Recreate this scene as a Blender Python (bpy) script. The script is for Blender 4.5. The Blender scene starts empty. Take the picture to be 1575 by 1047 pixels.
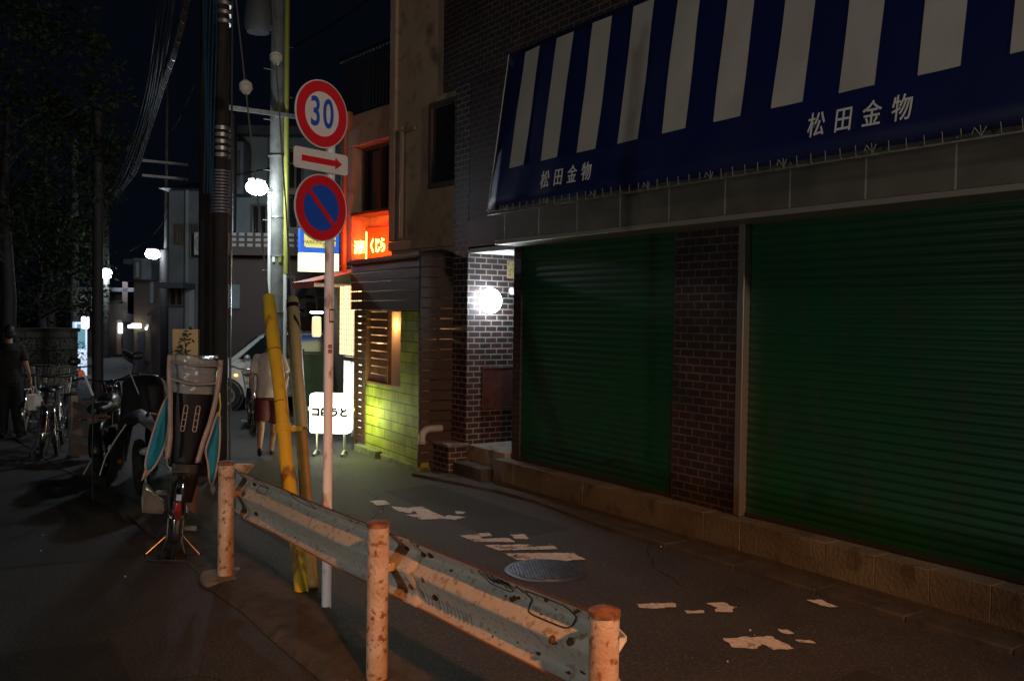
import bpy, bmesh, math, random
from mathutils import Vector, Matrix, Euler, noise
random.seed(7)
sc = bpy.context.scene
COL = sc.collection
PI = math.pi
# ------------------------------------------------------------------ camera
F = 1400.0; CX = 787.5; CY = 523.5
cam_d = bpy.data.cameras.new('camera'); cam = bpy.data.objects.new('camera', cam_d); COL.objects.link(cam)
sc.camera = cam
cam_d.sensor_width = 36.0; cam_d.lens = 36.0*F/1575.0; cam_d.clip_start = 0.05; cam_d.clip_end = 3000
CR = Matrix.Rotation(math.radians(-34), 3, 'Z') @ Matrix.Rotation(PI/2-math.atan(38.5/F), 3, 'X') @ Matrix.Rotation(0.014, 3, 'Z')
CO = Vector((0, 0, 1.9))
cam.matrix_world = Matrix.Translation(CO) @ CR.to_4x4()
def ray(x, y): return CR @ Vector(((x-CX)/F, (CY-y)/F, -1.0))
def P(x, y, t): return CO + ray(x, y)*t                      # a point t metres deep along the view
def G(x, y, z=0.0): r = ray(x, y); return CO + r*((z-CO.z)/r.z)   # where it meets the level z
# ------------------------------------------------------------------ world, exposure
w = bpy.data.worlds.new('World'); sc.world = w; w.use_nodes = True
nt = w.node_tree; bg = nt.nodes['Background']
tc = nt.nodes.new('ShaderNodeTexCoord'); sx = nt.nodes.new('ShaderNodeSeparateXYZ'); rp = nt.nodes.new('ShaderNodeValToRGB')
nt.links.new(tc.outputs['Generated'], sx.inputs[0]); nt.links.new(sx.outputs['Z'], rp.inputs[0]); nt.links.new(rp.outputs[0], bg.inputs[0])
rp.color_ramp.elements[0].color = (0.0016, 0.0024, 0.0046, 1); rp.color_ramp.elements[0].position = 0.0
rp.color_ramp.elements[1].color = (0.0009, 0.0014, 0.0034, 1); rp.color_ramp.elements[1].position = 0.5
bg.inputs[1].default_value = 1.0
sc.view_settings.view_transform = 'Standard'; sc.view_settings.look = 'None'
sc.view_settings.exposure = 0.0; sc.view_settings.gamma = 1.0
# ------------------------------------------------------------------ materials
MATS = {}
def mat(name, col, rough=.6, metal=0., col2=None, scale=4., thr=(.42, .62), bump=0., bscale=60., emit=None, es=0., alpha=None, trans=0., spec=.5, sheen=0, stretch=None, col3=None, s3=20.):
    if name in MATS: return MATS[name]
    m = bpy.data.materials.new(name); m.use_nodes = True; MATS[name] = m
    N = m.node_tree.nodes; L = m.node_tree.links; b = N['Principled BSDF']
    b.inputs['Base Color'].default_value = (*col, 1); b.inputs['Roughness'].default_value = rough
    b.inputs['Metallic'].default_value = metal; b.inputs['Specular IOR Level'].default_value = spec
    b.inputs['Transmission Weight'].default_value = trans
    if alpha is not None: b.inputs['Alpha'].default_value = alpha
    tc = N.new('ShaderNodeTexCoord'); src = tc.outputs['Object']
    if stretch:
        mp = N.new('ShaderNodeMapping'); mp.inputs['Scale'].default_value = stretch; L.new(src, mp.inputs[0]); src = mp.outputs[0]
    out = None
    if col2:
        n = N.new('ShaderNodeTexNoise'); n.inputs['Scale'].default_value = scale; n.inputs['Detail'].default_value = 8; n.inputs['Roughness'].default_value = .65
        L.new(src, n.inputs['Vector'])
        r = N.new('ShaderNodeValToRGB'); r.color_ramp.elements[0].position = thr[0]; r.color_ramp.elements[1].position = thr[1]
        r.color_ramp.elements[0].color = (*col, 1); r.color_ramp.elements[1].color = (*col2, 1)
        L.new(n.outputs['Fac'], r.inputs[0]); out = r.outputs[0]
        if col3:
            n3 = N.new('ShaderNodeTexNoise'); n3.inputs['Scale'].default_value = s3; n3.inputs['Detail'].default_value = 6
            L.new(src, n3.inputs['Vector'])
            r3 = N.new('ShaderNodeValToRGB'); r3.color_ramp.elements[0].position = .55; r3.color_ramp.elements[1].position = .66
            r3.color_ramp.elements[0].color = (0, 0, 0, 1); r3.color_ramp.elements[1].color = (1, 1, 1, 1)
            L.new(n3.outputs['Fac'], r3.inputs[0])
            mx = N.new('ShaderNodeMix'); mx.data_type = 'RGBA'; L.new(r3.outputs[0], mx.inputs[0]); L.new(out, mx.inputs[6]); mx.inputs[7].default_value = (*col3, 1)
            out = mx.outputs[2]
        L.new(out, b.inputs['Base Color'])
        rr = N.new('ShaderNodeMapRange'); rr.inputs['To Min'].default_value = max(0, rough-.1); rr.inputs['To Max'].default_value = min(1, rough+.15)
        L.new(n.outputs['Fac'], rr.inputs['Value']); L.new(rr.outputs[0], b.inputs['Roughness'])
    if bump:
        n2 = N.new('ShaderNodeTexNoise'); n2.inputs['Scale'].default_value = bscale; n2.inputs['Detail'].default_value = 5
        L.new(src, n2.inputs['Vector'])
        bp = N.new('ShaderNodeBump'); bp.inputs['Strength'].default_value = bump; bp.inputs['Distance'].default_value = .01
        L.new(n2.outputs['Fac'], bp.inputs['Height']); L.new(bp.outputs[0], b.inputs['Normal'])
    if emit:
        b.inputs['Emission Color'].default_value = (*emit, 1); b.inputs['Emission Strength'].default_value = es
    return m
def brickmat(name, c1, c2, mortar, bw=.16, rh=.068, ms=.008, rough=.55, offset=.5, bias=0., dirt=.35, spec=.5):
    if name in MATS: return MATS[name]
    m = bpy.data.materials.new(name); m.use_nodes = True; MATS[name] = m
    N = m.node_tree.nodes; L = m.node_tree.links; b = N['Principled BSDF']
    uv = N.new('ShaderNodeUVMap'); uv.uv_map = 'UVMap'
    br = N.new('ShaderNodeTexBrick'); L.new(uv.outputs[0], br.inputs['Vector'])
    br.inputs['Scale'].default_value = 1; br.inputs['Brick Width'].default_value = bw; br.inputs['Row Height'].default_value = rh
    br.inputs['Mortar Size'].default_value = ms; br.inputs['Mortar Smooth'].default_value = .2; br.inputs['Bias'].default_value = bias; br.offset = offset
    br.inputs['Color1'].default_value = (*c1, 1); br.inputs['Color2'].default_value = (*c2, 1); br.inputs['Mortar'].default_value = (*mortar, 1)
    n = N.new('ShaderNodeTexNoise'); n.inputs['Scale'].default_value = 3; n.inputs['Detail'].default_value = 8; L.new(uv.outputs[0], n.inputs['Vector'])
    mr = N.new('ShaderNodeMapRange'); mr.inputs['From Min'].default_value = .3; mr.inputs['From Max'].default_value = .7
    mr.inputs['To Min'].default_value = 1-dirt; mr.inputs['To Max'].default_value = 1.15; L.new(n.outputs['Fac'], mr.inputs['Value'])
    mx = N.new('ShaderNodeVectorMath'); mx.operation = 'SCALE'; L.new(br.outputs['Color'], mx.inputs[0]); L.new(mr.outputs[0], mx.inputs['Scale'])
    L.new(mx.outputs[0], b.inputs['Base Color']); b.inputs['Roughness'].default_value = rough; b.inputs['Specular IOR Level'].default_value = spec
    n2 = N.new('ShaderNodeTexNoise'); n2.inputs['Scale'].default_value = 80; L.new(uv.outputs[0], n2.inputs['Vector'])
    ma = N.new('ShaderNodeMath'); ma.operation = 'MULTIPLY_ADD'; L.new(n2.outputs['Fac'], ma.inputs[0]); ma.inputs[1].default_value = .3
    inv = N.new('ShaderNodeMath'); inv.operation = 'SUBTRACT'; inv.inputs[0].default_value = 1; L.new(br.outputs['Fac'], inv.inputs[1]); L.new(inv.outputs[0], ma.inputs[2])
    bp = N.new('ShaderNodeBump'); bp.inputs['Strength'].default_value = .7; bp.inputs['Distance'].default_value = .006
    L.new(ma.outputs[0], bp.inputs['Height']); L.new(bp.outputs[0], b.inputs['Normal'])
    return m
# ------------------------------------------------------------------ mesh builder
class MB:
    def __init__(s): s.v = []; s.f = []; s.m = []; s.mats = []; s.cur = 0; s.X = Matrix.Identity(4)
    def use(s, m):
        if m not in s.mats: s.mats.append(m)
        s.cur = s.mats.index(m); return s
    def xf(s, M=None): s.X = M or Matrix.Identity(4); return s
    def add(s, vs, fs):
        o = len(s.v); s.v += [tuple(s.X @ Vector(p)) for p in vs]
        for f in fs: s.f.append([o+i for i in f]); s.m.append(s.cur)
        return s
    def box(s, x0, x1, y0, y1, z0, z1):
        return s.add([(x0,y0,z0),(x1,y0,z0),(x1,y1,z0),(x0,y1,z0),(x0,y0,z1),(x1,y0,z1),(x1,y1,z1),(x0,y1,z1)],
                     [(0,3,2,1),(4,5,6,7),(0,1,5,4),(1,2,6,5),(2,3,7,6),(3,0,4,7)])
    def prism(s, poly, z0, z1):
        n = len(poly); a = sum(poly[i][0]*poly[(i+1)%n][1]-poly[(i+1)%n][0]*poly[i][1] for i in range(n))
        if a < 0: poly = poly[::-1]
        vs = [(p[0], p[1], z0) for p in poly]+[(p[0], p[1], z1) for p in poly]
        return s.add(vs, [tuple(range(n-1, -1, -1)), tuple(range(n, 2*n))]+[(i, (i+1)%n, n+(i+1)%n, n+i) for i in range(n)])
    def slab(s, pts, d):                     # polygon of 3D points thickened by the vector d
        n = len(pts); pts = [Vector(p) for p in pts]; d = Vector(d)
        return s.add([tuple(p) for p in pts]+[tuple(p+d) for p in pts], [tuple(range(n)), tuple(range(2*n-1, n-1, -1))]+[(i, n+i, n+(i+1)%n, (i+1)%n) for i in range(n)])
    def tube(s, pts, r, n=10, cap=True, close=False):
        pts = [Vector(p) for p in pts]; k = len(pts); rs = r if isinstance(r, (list, tuple)) else [r]*k
        vs = []; up = None
        for i, p in enumerate(pts):
            if close: d = pts[(i+1)%k]-pts[i-1]
            else: d = pts[min(i+1, k-1)]-pts[max(i-1, 0)]
            if d.length < 1e-9: d = Vector((0, 0, 1))
            d.normalize()
            if up is None:
                up = d.cross(Vector((0, 0, 1)) if abs(d.z) < .9 else Vector((1, 0, 0))).normalized()
            up = (up - d*up.dot(d)).normalized(); q = d.cross(up)
            rr = rs[i]
            for j in range(n):
                a = 2*PI*j/n; e = up*math.cos(a)+q*math.sin(a)
                vs.append(tuple(p+e*rr))
        fs = []
        for i in range(k if close else k-1):
            for j in range(n):
                a = i*n+j; b = i*n+(j+1)%n; c = ((i+1)%k)*n+(j+1)%n; d = ((i+1)%k)*n+j
                fs.append((a, d, c, b))
        if cap and not close: fs.append(tuple(range(n))); fs.append(tuple(range(k*n-1, (k-1)*n-1, -1)))
        return s.add(vs, [f[::-1] for f in fs])
    def lathe(s, prof, n=24, cap=True):     # about local Z
        vs = [(r*math.cos(2*PI*j/n), r*math.sin(2*PI*j/n), z) for r, z in prof for j in range(n)]
        fs = []
        for i in range(len(prof)-1):
            for j in range(n): fs.append((i*n+j, i*n+(j+1)%n, (i+1)*n+(j+1)%n, (i+1)*n+j))
        if cap: fs.append(tuple(range(n-1, -1, -1))); fs.append(tuple((len(prof)-1)*n+j for j in range(n)))
        return s.add(vs, fs)
    def ball(s, c, r, n=12, m=8):
        r = r if isinstance(r, (tuple, list)) else (r, r, r); vs = []
        for i in range(m+1):
            t = PI*i/m
            for j in range(n): vs.append((c[0]+r[0]*math.sin(t)*math.cos(2*PI*j/n), c[1]+r[1]*math.sin(t)*math.sin(2*PI*j/n), c[2]-r[2]*math.cos(t)))
        fs = []
        for i in range(m):
            for j in range(n): fs.append((i*n+j, i*n+(j+1)%n, (i+1)*n+(j+1)%n, (i+1)*n+j))
        return s.add(vs, fs)
    def torus(s, c, ax, R, r, n=40, k=8):
        ax = Vector(ax).normalized(); u = ax.orthogonal().normalized(); v = ax.cross(u); c = Vector(c)
        return s.tube([c+(u*math.cos(2*PI*i/n)+v*math.sin(2*PI*i/n))*R for i in range(n)], r, k, close=True)
    def grid(s, P_, thick=None):             # P_[i][j] rows of points
        a = len(P_); b = len(P_[0]); vs = [tuple(p) for r in P_ for p in r]
        return s.add(vs, [(i*b+j, i*b+j+1, (i+1)*b+j+1, (i+1)*b+j) for i in range(a-1) for j in range(b-1)])
    def rings(s, rg, n=16):                  # (x,y,z,rx,ry) stacked sections
        vs = []; fs = []
        for (x, y, z, rx, ry) in rg:
            for j in range(n): vs.append((x+rx*math.cos(2*PI*j/n), y+ry*math.sin(2*PI*j/n), z))
        for i in range(len(rg)-1):
            for j in range(n): fs.append((i*n+j, i*n+(j+1)%n, (i+1)*n+(j+1)%n, (i+1)*n+j))
        fs.append(tuple(range(n-1, -1, -1))); fs.append(tuple((len(rg)-1)*n+j for j in range(n)))
        return s.add(vs, fs)
    def build(s, name, m=None, parent=None, bev=0, sharp=35, flat=False, solid=0, remesh=0, sub=0):
        me = bpy.data.meshes.new(name); me.from_pydata(s.v, [], s.f); me.update()
        mats = s.mats or [m]
        for q in mats: me.materials.append(q)
        if s.mats: me.polygons.foreach_set('material_index', s.m)
        uvl = me.uv_layers.new(name='UVMap')
        for p in me.polygons:
            nn = p.normal; ax, ay, az = abs(nn.x), abs(nn.y), abs(nn.z)
            for li in p.loop_indices:
                co = me.vertices[me.loops[li].vertex_index].co
                uvl.data[li].uv = (co.x, co.y) if az > max(ax, ay) else ((co.y, co.z) if ax > ay else (co.x, co.z))
        o = bpy.data.objects.new(name, me); COL.objects.link(o)
        if parent: o.parent = parent
        if not flat:
            me.polygons.foreach_set('use_smooth', [True]*len(me.polygons)); me.set_sharp_from_angle(angle=math.radians(sharp))
        if remesh:
            r = o.modifiers.new('r', 'REMESH'); r.mode = 'VOXEL'; r.voxel_size = remesh; r.use_smooth_shade = True
            q = o.modifiers.new('s', 'SMOOTH'); q.iterations = 3
        if solid: q = o.modifiers.new('t', 'SOLIDIFY'); q.thickness = solid; q.offset = 0
        if bev:
            q = o.modifiers.new('b', 'BEVEL'); q.width = bev; q.segments = 2; q.limit_method = 'ANGLE'; q.harden_normals = False
        if sub: q = o.modifiers.new('u', 'SUBSURF'); q.levels = sub; q.render_levels = sub
        return o
def tag(o, label=None, cat=None, group=None, kind=None):
    if label: o['label'] = label
    if cat: o['category'] = cat
    if group: o['group'] = group
    if kind: o['kind'] = kind
    return o
def thing(name, label, cat, loc=(0, 0, 0), rz=0, group=None, M=None):
    o = bpy.data.objects.new(name, None); COL.objects.link(o); o.empty_display_size = .2
    if M is not None: o.matrix_world = M
    else: o.location = loc; o.rotation_euler = (0, 0, rz)
    return tag(o, label, cat, group)
def copy_tree(o, parent=None):
    c = o.copy(); COL.objects.link(c)
    if parent: c.parent = parent
    for ch in list(o.children): copy_tree(ch, c)
    return c
def text(name, body, size, m, parent, M, depth=.004, sx=1., bold=0, align='CENTER'):
    c = bpy.data.curves.new('t', 'FONT'); c.body = body; c.size = size; c.align_x = align; c.align_y = 'CENTER'; c.extrude = depth/2; c.offset = bold
    t = bpy.data.objects.new('t', c); COL.objects.link(t); bpy.context.view_layer.update()
    me = bpy.data.meshes.new_from_object(t.evaluated_get(bpy.context.evaluated_depsgraph_get()))
    me.transform(M @ Matrix.Diagonal((sx, 1, 1, 1))); me.name = name; me.materials.clear(); me.materials.append(m)
    bpy.data.objects.remove(t); bpy.data.curves.remove(c)
    o = bpy.data.objects.new(name, me); COL.objects.link(o); o.parent = parent; return o
def lamp(name, parent, loc, power, col, r=.05):
    l = bpy.data.lights.new(name, 'POINT'); l.energy = power; l.color = col; l.shadow_soft_size = r
    o = bpy.data.objects.new(name, l); COL.objects.link(o); o.parent = parent; o.location = loc; return o
def frame(x, y, z, O=(0, 0, 0)):            # matrix from three axis vectors and an origin
    M = Matrix.Identity(4)
    for i, a in enumerate((x, y, z)):
        a = Vector(a)
        for k in range(3): M[k][i] = a[k]
    for k in range(3): M[k][3] = O[k]
    return M
# shared materials
ASPH = mat('asphalt', (.026, .024, .023), .75, col2=(.055, .05, .047), scale=1.3, thr=(.32, .68), bump=.9, bscale=160, col3=(.12, .115, .105), s3=75)
ASPH2 = mat('old_asphalt', (.026, .025, .0245), .8, col2=(.038, .036, .034), scale=2, thr=(.3, .75), bump=.8, bscale=130, col3=(.11, .10, .09), s3=70)
CONC = mat('concrete', (.26, .23, .19), .8, col2=(.14, .125, .105), scale=3, thr=(.35, .7), bump=.5, bscale=50, col3=(.08, .075, .06), s3=7)
CONCD = mat('dirty_concrete', (.075, .068, .056), .85, col2=(.04, .037, .03), scale=5, thr=(.35, .7), bump=.6, bscale=40)
POLEC = mat('pole_concrete', (.13, .13, .11), .7, col2=(.08, .08, .07), scale=5, bump=.3, bscale=70)
DARKM = mat('dark_metal', (.03, .03, .033), .4, .6)
BLACKP = mat('black_plastic', (.018, .018, .02), .35)
RUBBER = mat('rubber', (.015, .015, .015), .8)
CHROME = mat('chrome', (.7, .7, .7), .15, 1.)
STEEL = mat('galvanised_steel', (.45, .45, .44), .4, .9, col2=(.3, .29, .28), scale=12)
WOODD = mat('dark_wood', (.06, .03, .018), .55, col2=(.03, .016, .01), scale=6, stretch=(1, 1, 8), bump=.3, bscale=30)
WHITEP = mat('white_paint', (.75, .72, .7), .4, col2=(.6, .57, .54), scale=6, thr=(.5, .75))
REDP = mat('sign_red', (.75, .015, .03), .35)
BLUEP = mat('sign_blue', (.02, .10, .62), .35)
CABLE = mat('cable_black', (.03, .03, .035), .3)
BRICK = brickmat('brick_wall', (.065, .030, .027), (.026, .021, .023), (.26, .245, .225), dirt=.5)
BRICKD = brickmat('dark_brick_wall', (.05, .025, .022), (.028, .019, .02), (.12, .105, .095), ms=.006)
# ------------------------------------------------------------------ ground
m = MB(); m.box(-400, 400, -400, 400, -.6, -.012); tag(m.build('ground', ASPH2), kind='structure')
m = MB(); m.prism([(2.25, -30), (5.55, -30), (5.5, 9.2), (5.35, 12), (7.2, 22), (12.5, 42), (6, 45), (1.0, 22), (1.6, 12), (2.25, 8)], -.1, -.004); tag(m.build('road', ASPH), kind='structure')
m = MB(); m.prism([(-40, -30), (1.8, -30), (1.8, 8), (1.0, 14), (-3, 26), (-40, 26)], -.1, 0.0); tag(m.build('side_road', ASPH2), kind='structure')
# strip under the guardrail
m = MB()
ys = [-6+.35*i for i in range(44)]
L_ = []; R_ = []
for y in ys: L_.append((1.78+random.uniform(-.025, .025), y)); R_.append((2.27+random.uniform(-.012, .012), y))
vs = []
for (a, b) in zip(L_, R_): vs += [(a[0], a[1], .004), (a[0]+.06, a[1], .035+random.uniform(-.008, .01)), (b[0]-.03, b[1], .05), (b[0], b[1], -.02)]
m.add(vs, [(4*i+j, 4*i+j+1, 4*i+5+j, 4*i+4+j) for i in range(len(ys)-1) for j in range(3)])
tag(m.build('kerb_strip', mat('strip', (.05, .046, .04), .9, col2=(.09, .08, .066), scale=6, thr=(.4, .7), bump=1, bscale=25, col3=(.03, .035, .02), s3=9)), kind='structure')
# low kerb and gutter before the shop
m = MB()
gp = [(-8, 5.30), (2, 5.30), (4, 5.26), (6.2, 5.24), (7.4, 5.36), (8.2, 5.30), (9.0, 5.12), (9.5, 5.0)]
for i in range(len(gp)-1):
    (y0, a), (y1, b) = gp[i], gp[i+1]
    n_ = max(1, int((y1-y0)/.6))
    for k in range(n_):
        ya = y0+(y1-y0)*k/n_; yb = y0+(y1-y0)*(k+1)/n_-.003; xa = a+(b-a)*k/n_; xb = a+(b-a)*(k+1)/n_
        m.prism([(xa, ya), (5.52, ya), (5.52, yb), (xb, yb)], -.08, .035+random.uniform(-.003, .003))
tag(m.build('kerb', mat('kerb_stone', (.06, .056, .05), .85, col2=(.035, .033, .03), scale=6, bump=.6, bscale=40), bev=.012), kind='structure')
# worn road markings, traced on the road itself
MK = [[(568,770),(592,769),(601,775),(578,777)], [(600,778),(640,782),(632,789),(612,786)], [(628,780),(650,779),(668,788),(690,797),(650,799),(622,791),(645,791)],
      [(690,792),(716,795),(700,799),(676,797)], [(706,823),(735,822),(742,828),(782,827),(792,833),(730,833)], [(735,820),(752,819),(756,824),(738,825)],
      [(745,838),(815,837),(828,845),(765,846)], [(820,840),(850,839),(858,844),(832,845)], [(776,851),(832,850),(880,850),(901,860),(872,862),(880,866),(845,866),(836,861),(796,861)],
      [(784,822),(808,821),(812,829),(792,828)], [(978,928),(1038,927),(1040,933),(1005,936),(985,934)], [(1052,939),(1080,938),(1083,942),(1055,943)], [(1086,927),(1112,926),(1130,934),(1126,941),(1098,941),(1104,935)],
      [(1112,981),(1150,979),(1172,991),(1160,998),(1128,995)], [(1150,980),(1186,978),(1222,997),(1190,999),(1172,990)], [(1196,967),(1212,968),(1222,975),(1205,974)], [(1222,983),(1245,984),(1255,989),(1232,988)],
      [(1240,922),(1262,922),(1290,933),(1270,933)], [(700,786),(716,787),(712,790),(702,790)]]
m = MB()
for q in MK:
    pts = [G(x, y, 0) for x, y in q]; out = []
    for i in range(len(pts)):
        a = pts[i]; b = pts[(i+1)%len(pts)]; n_ = max(2, int((b-a).length/.022))
        for k in range(n_):
            p = a.lerp(b, k/n_); nn = Vector((b.y-a.y, a.x-b.x, 0)).normalized()
            out.append(p+nn*(random.uniform(-.009, .009)+.004*noise.noise(p*9))+Vector((0, 0, .002)))
    m.add([tuple(p) for p in out], [tuple(range(len(out)))])
wp_ = mat('worn_road_paint', (.78, .74, .66), .8, col2=(.45, .42, .37), scale=22, thr=(.48, .72), bump=.6, bscale=130)
N = wp_.node_tree.nodes; L = wp_.node_tree.links; tcx = N.new('ShaderNodeTexCoord'); n1 = N.new('ShaderNodeTexNoise'); n1.inputs['Scale'].default_value = 46; n1.inputs['Detail'].default_value = 10; n1.inputs['Roughness'].default_value = .75
n2 = N.new('ShaderNodeTexNoise'); n2.inputs['Scale'].default_value = 5; n2.inputs['Detail'].default_value = 4; L.new(tcx.outputs['Object'], n1.inputs['Vector']); L.new(tcx.outputs['Object'], n2.inputs['Vector'])
ma = N.new('ShaderNodeMath'); ma.operation = 'ADD'; L.new(n1.outputs['Fac'], ma.inputs[0]); L.new(n2.outputs['Fac'], ma.inputs[1])
rr = N.new('ShaderNodeValToRGB'); rr.color_ramp.elements[0].position = .385; rr.color_ramp.elements[1].position = .455; mh2 = N.new('ShaderNodeMath'); mh2.operation = 'MULTIPLY'; mh2.inputs[1].default_value = .5; L.new(ma.outputs[0], mh2.inputs[0]); L.new(mh2.outputs[0], rr.inputs[0]); L.new(rr.outputs[0], N['Principled BSDF'].inputs['Alpha'])
tag(m.build('road_marking', wp_, flat=True), kind='structure')
m = MB()
for i in range(22):
    q = G(random.uniform(560, 1300), random.uniform(770, 1040)) if i < 15 else G(random.uniform(20, 560), random.uniform(800, 1040))
    m.ball((q.x, q.y, .004), random.uniform(.003, .007), 5, 4)
tag(m.build('litter', mat('pale_grit', (.6, .6, .58), .6)), 'pale grit scattered on the asphalt', 'grit', kind='stuff')

m = MB()
for pl in ([(3.0, .6), (4.4, .7), (4.35, 3.0), (2.95, 2.9)], [(2.6, 6.9), (3.3, 6.95), (3.35, 12.5), (2.7, 12.4)], [(4.2, 6.4), (5.0, 6.4), (4.95, 8.9), (4.3, 8.8)]):
    m.add([(x, y, -.0015) for x, y in pl], [(0, 1, 2, 3)])
for pl in ([(-1.2, 3.2), (.9, 3.0), (1.0, 5.6), (-1.0, 5.8)], [(.2, 7.6), (1.5, 7.4), (1.5, 9.9), (.3, 10.0)]):
    m.add([(x, y, .0025) for x, y in pl], [(0, 1, 2, 3)])
tag(m.build('asphalt_patch', mat('patch_asphalt', (.017, .016, .0155), .8, col2=(.026, .024, .023), scale=2, thr=(.3, .7), bump=.8, bscale=150, col3=(.06, .057, .052), s3=80)), kind='structure')
m = MB(); random.seed(9)
for (x, y, a, n_) in ((2.9, 2.2, 1.2, 26), (4.6, 4.6, 1.9, 22), (3.6, 7.6, 1.4, 24), (.6, 3.2, 2.2, 26), (-.4, 5.0, .9, 24), (1.2, 4.2, 1.7, 18)):
    pts = []
    for k in range(n_):
        pts.append(Vector((x, y, .0035 if x < 1.75 else 0.0))); a += random.uniform(-.5, .5); x += .07*math.cos(a); y += .07*math.sin(a)
    vs = []
    for i, p in enumerate(pts):
        d = (pts[min(i+1, n_-1)]-pts[max(i-1, 0)]).normalized(); q = Vector((-d.y, d.x, 0))*random.uniform(.002, .007); vs += [tuple(p-q), tuple(p+q)]
    m.add(vs, [(2*i, 2*i+1, 2*i+3, 2*i+2) for i in range(n_-1)])
tag(m.build('asphalt_crack', mat('crack_black', (.006, .006, .006), .95)), kind='structure')
# manhole
c = G(840, 877)
mh = thing('manhole_cover', 'round patterned iron manhole cover set in the road beside the worn white markings', 'manhole cover', (c.x, c.y, 0))
m = MB(); m.lathe([(.31, -.02), (.31, .004), (.28, .006), (.28, -.001)], 48, cap=False); m.build('rim', mat('rim_iron', (.08, .085, .09), .5, .5), mh)
IRON = mat('wet_iron', (.19, .22, .27), .36, .8, col2=(.11, .13, .16), scale=20)
IRONB = mat('iron_dark', (.05, .055, .065), .5, .5)
m = MB(); m.use(IRONB); m.lathe([(.279, -.02), (.279, .003), (.0, .003)], 48, cap=False)
m.mats = [IRONB]; m.use(IRON)
for k in range(-9, 10):
    for j in range(-9, 10):
        x = k*.028+(j % 2)*.014; y = j*.026
        if x*x+y*y < .068: m.box(x-.010, x+.010, y-.009, y+.009, .002, .012)
m.torus((0, 0, .004), (0, 0, 1), .265, .005, 48, 6); m.torus((0, 0, .004), (0, 0, 1), .12, .004, 40, 6)
m.build('lid', IRON, mh)

# ------------------------------------------------------------------ shop with green shutters
shop = thing('hardware_shop', 'brick hardware shop with two green roller shutters, striped awning sheet and tiled fascia', 'shop', (5.7, 0, 0))
def SX(x): return x-5.7
m = MB()
m.box(SX(5.78), SX(12), -5, 8.42, -.2, 2.62)
m.box(SX(5.78), SX(12), -5, 8.42, 2.62, 4.64)
m.build('wall', BRICKD, shop)
m = MB(); m.box(SX(5.6), SX(12), -5, 9.9, 4.64, 9.5); m.build('upper_wall', BRICKD, shop)
m = MB(); m.box(SX(6.6), SX(12), 8.425, 9.26, .32, 4.635); m.box(SX(5.6), SX(6.6), 8.43, 9.25, 3.0, 4.63)
m.build('recess_wall', BRICKD, shop)
# pillar with lit face
m = MB(); m.box(SX(5.6), SX(12), 9.26, 9.6, -.1, 4.637); m.build('entrance_pillar', BRICK, shop)
# ceiling of the entrance
m = MB(); m.box(SX(5.62), SX(6.59), 8.44, 9.255, 2.63, 2.68); m.build('entrance_ceiling', mat('ceiling_white', (.75, .75, .73), .6), shop)
m = MB(); m.box(SX(5.58), SX(6.6), 8.43, 9.25, 2.7, 3.0); m.build('entrance_lintel', mat('fascia_dark', (.05, .045, .04), .5), shop)
# entrance floor, steps
m = MB(); m.box(SX(5.62), SX(6.6), 8.44, 9.255, -.1, .36); m.build('entrance_floor', CONC, shop, bev=.01)
m = MB(); m.box(SX(5.42), SX(5.615), 8.62, 9.25, -.1, .17); m.build('entrance_step', CONCD, shop, bev=.01)
m = MB(); m.box(SX(5.36), SX(5.62), 9.255, 9.62, -.1, .34); m.build('pillar_plinth', BRICK, shop)
m = MB(); m.box(SX(5.34), SX(5.64), 9.24, 9.63, .342, .375); m.build('plinth_cap', CONC, shop, bev=.006)
# shutter jamb left
m = MB(); m.box(SX(5.68), SX(5.80), 8.26, 8.40, .3, 2.66); m.build('shutter_jamb', brickmat('jamb', (.05, .03, .025), (.03, .02, .02), (.07, .06, .06)), shop)
# base blocks
m = MB(); y = 8.5; k = 0
while y > -5:
    ln = .40+random.uniform(-.01, .01); m.box(SX(5.5)+random.uniform(0, .006), SX(5.78), y-ln+.003, y, -.1, .30+random.uniform(-.002, .002)); y -= ln
m.build('base_course', mat('base_blocks', (.15, .155, .125), .85, col2=(.085, .085, .07), scale=2.2, thr=(.35, .68), bump=.8, bscale=35, col3=(.07, .062, .05), s3=4.5), shop, bev=.004)
m = MB(); m.box(SX(5.49), SX(5.52), -5, 8.5, -.1, .072); m.build('base_skirting', CONCD, shop)
# brick pillar between the shutters + steel guide
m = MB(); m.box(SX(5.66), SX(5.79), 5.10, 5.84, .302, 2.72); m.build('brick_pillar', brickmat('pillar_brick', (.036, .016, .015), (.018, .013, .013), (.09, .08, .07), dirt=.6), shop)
m = MB(); m.box(SX(5.63), SX(5.78), 5.03, 5.095, .303, 2.72); m.box(SX(5.62), SX(5.64), 5.02, 5.035, .303, 2.72); m.build('steel_guide', mat('guide_steel', (.3, .28, .25), .45, .7), shop, bev=.004)
m = MB(); m.box(SX(5.68), SX(5.77), 5.845, 5.88, .303, 2.70); m.build('steel_guide', mat('guide_dark', (.05, .05, .05), .5, .4), shop)
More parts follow.
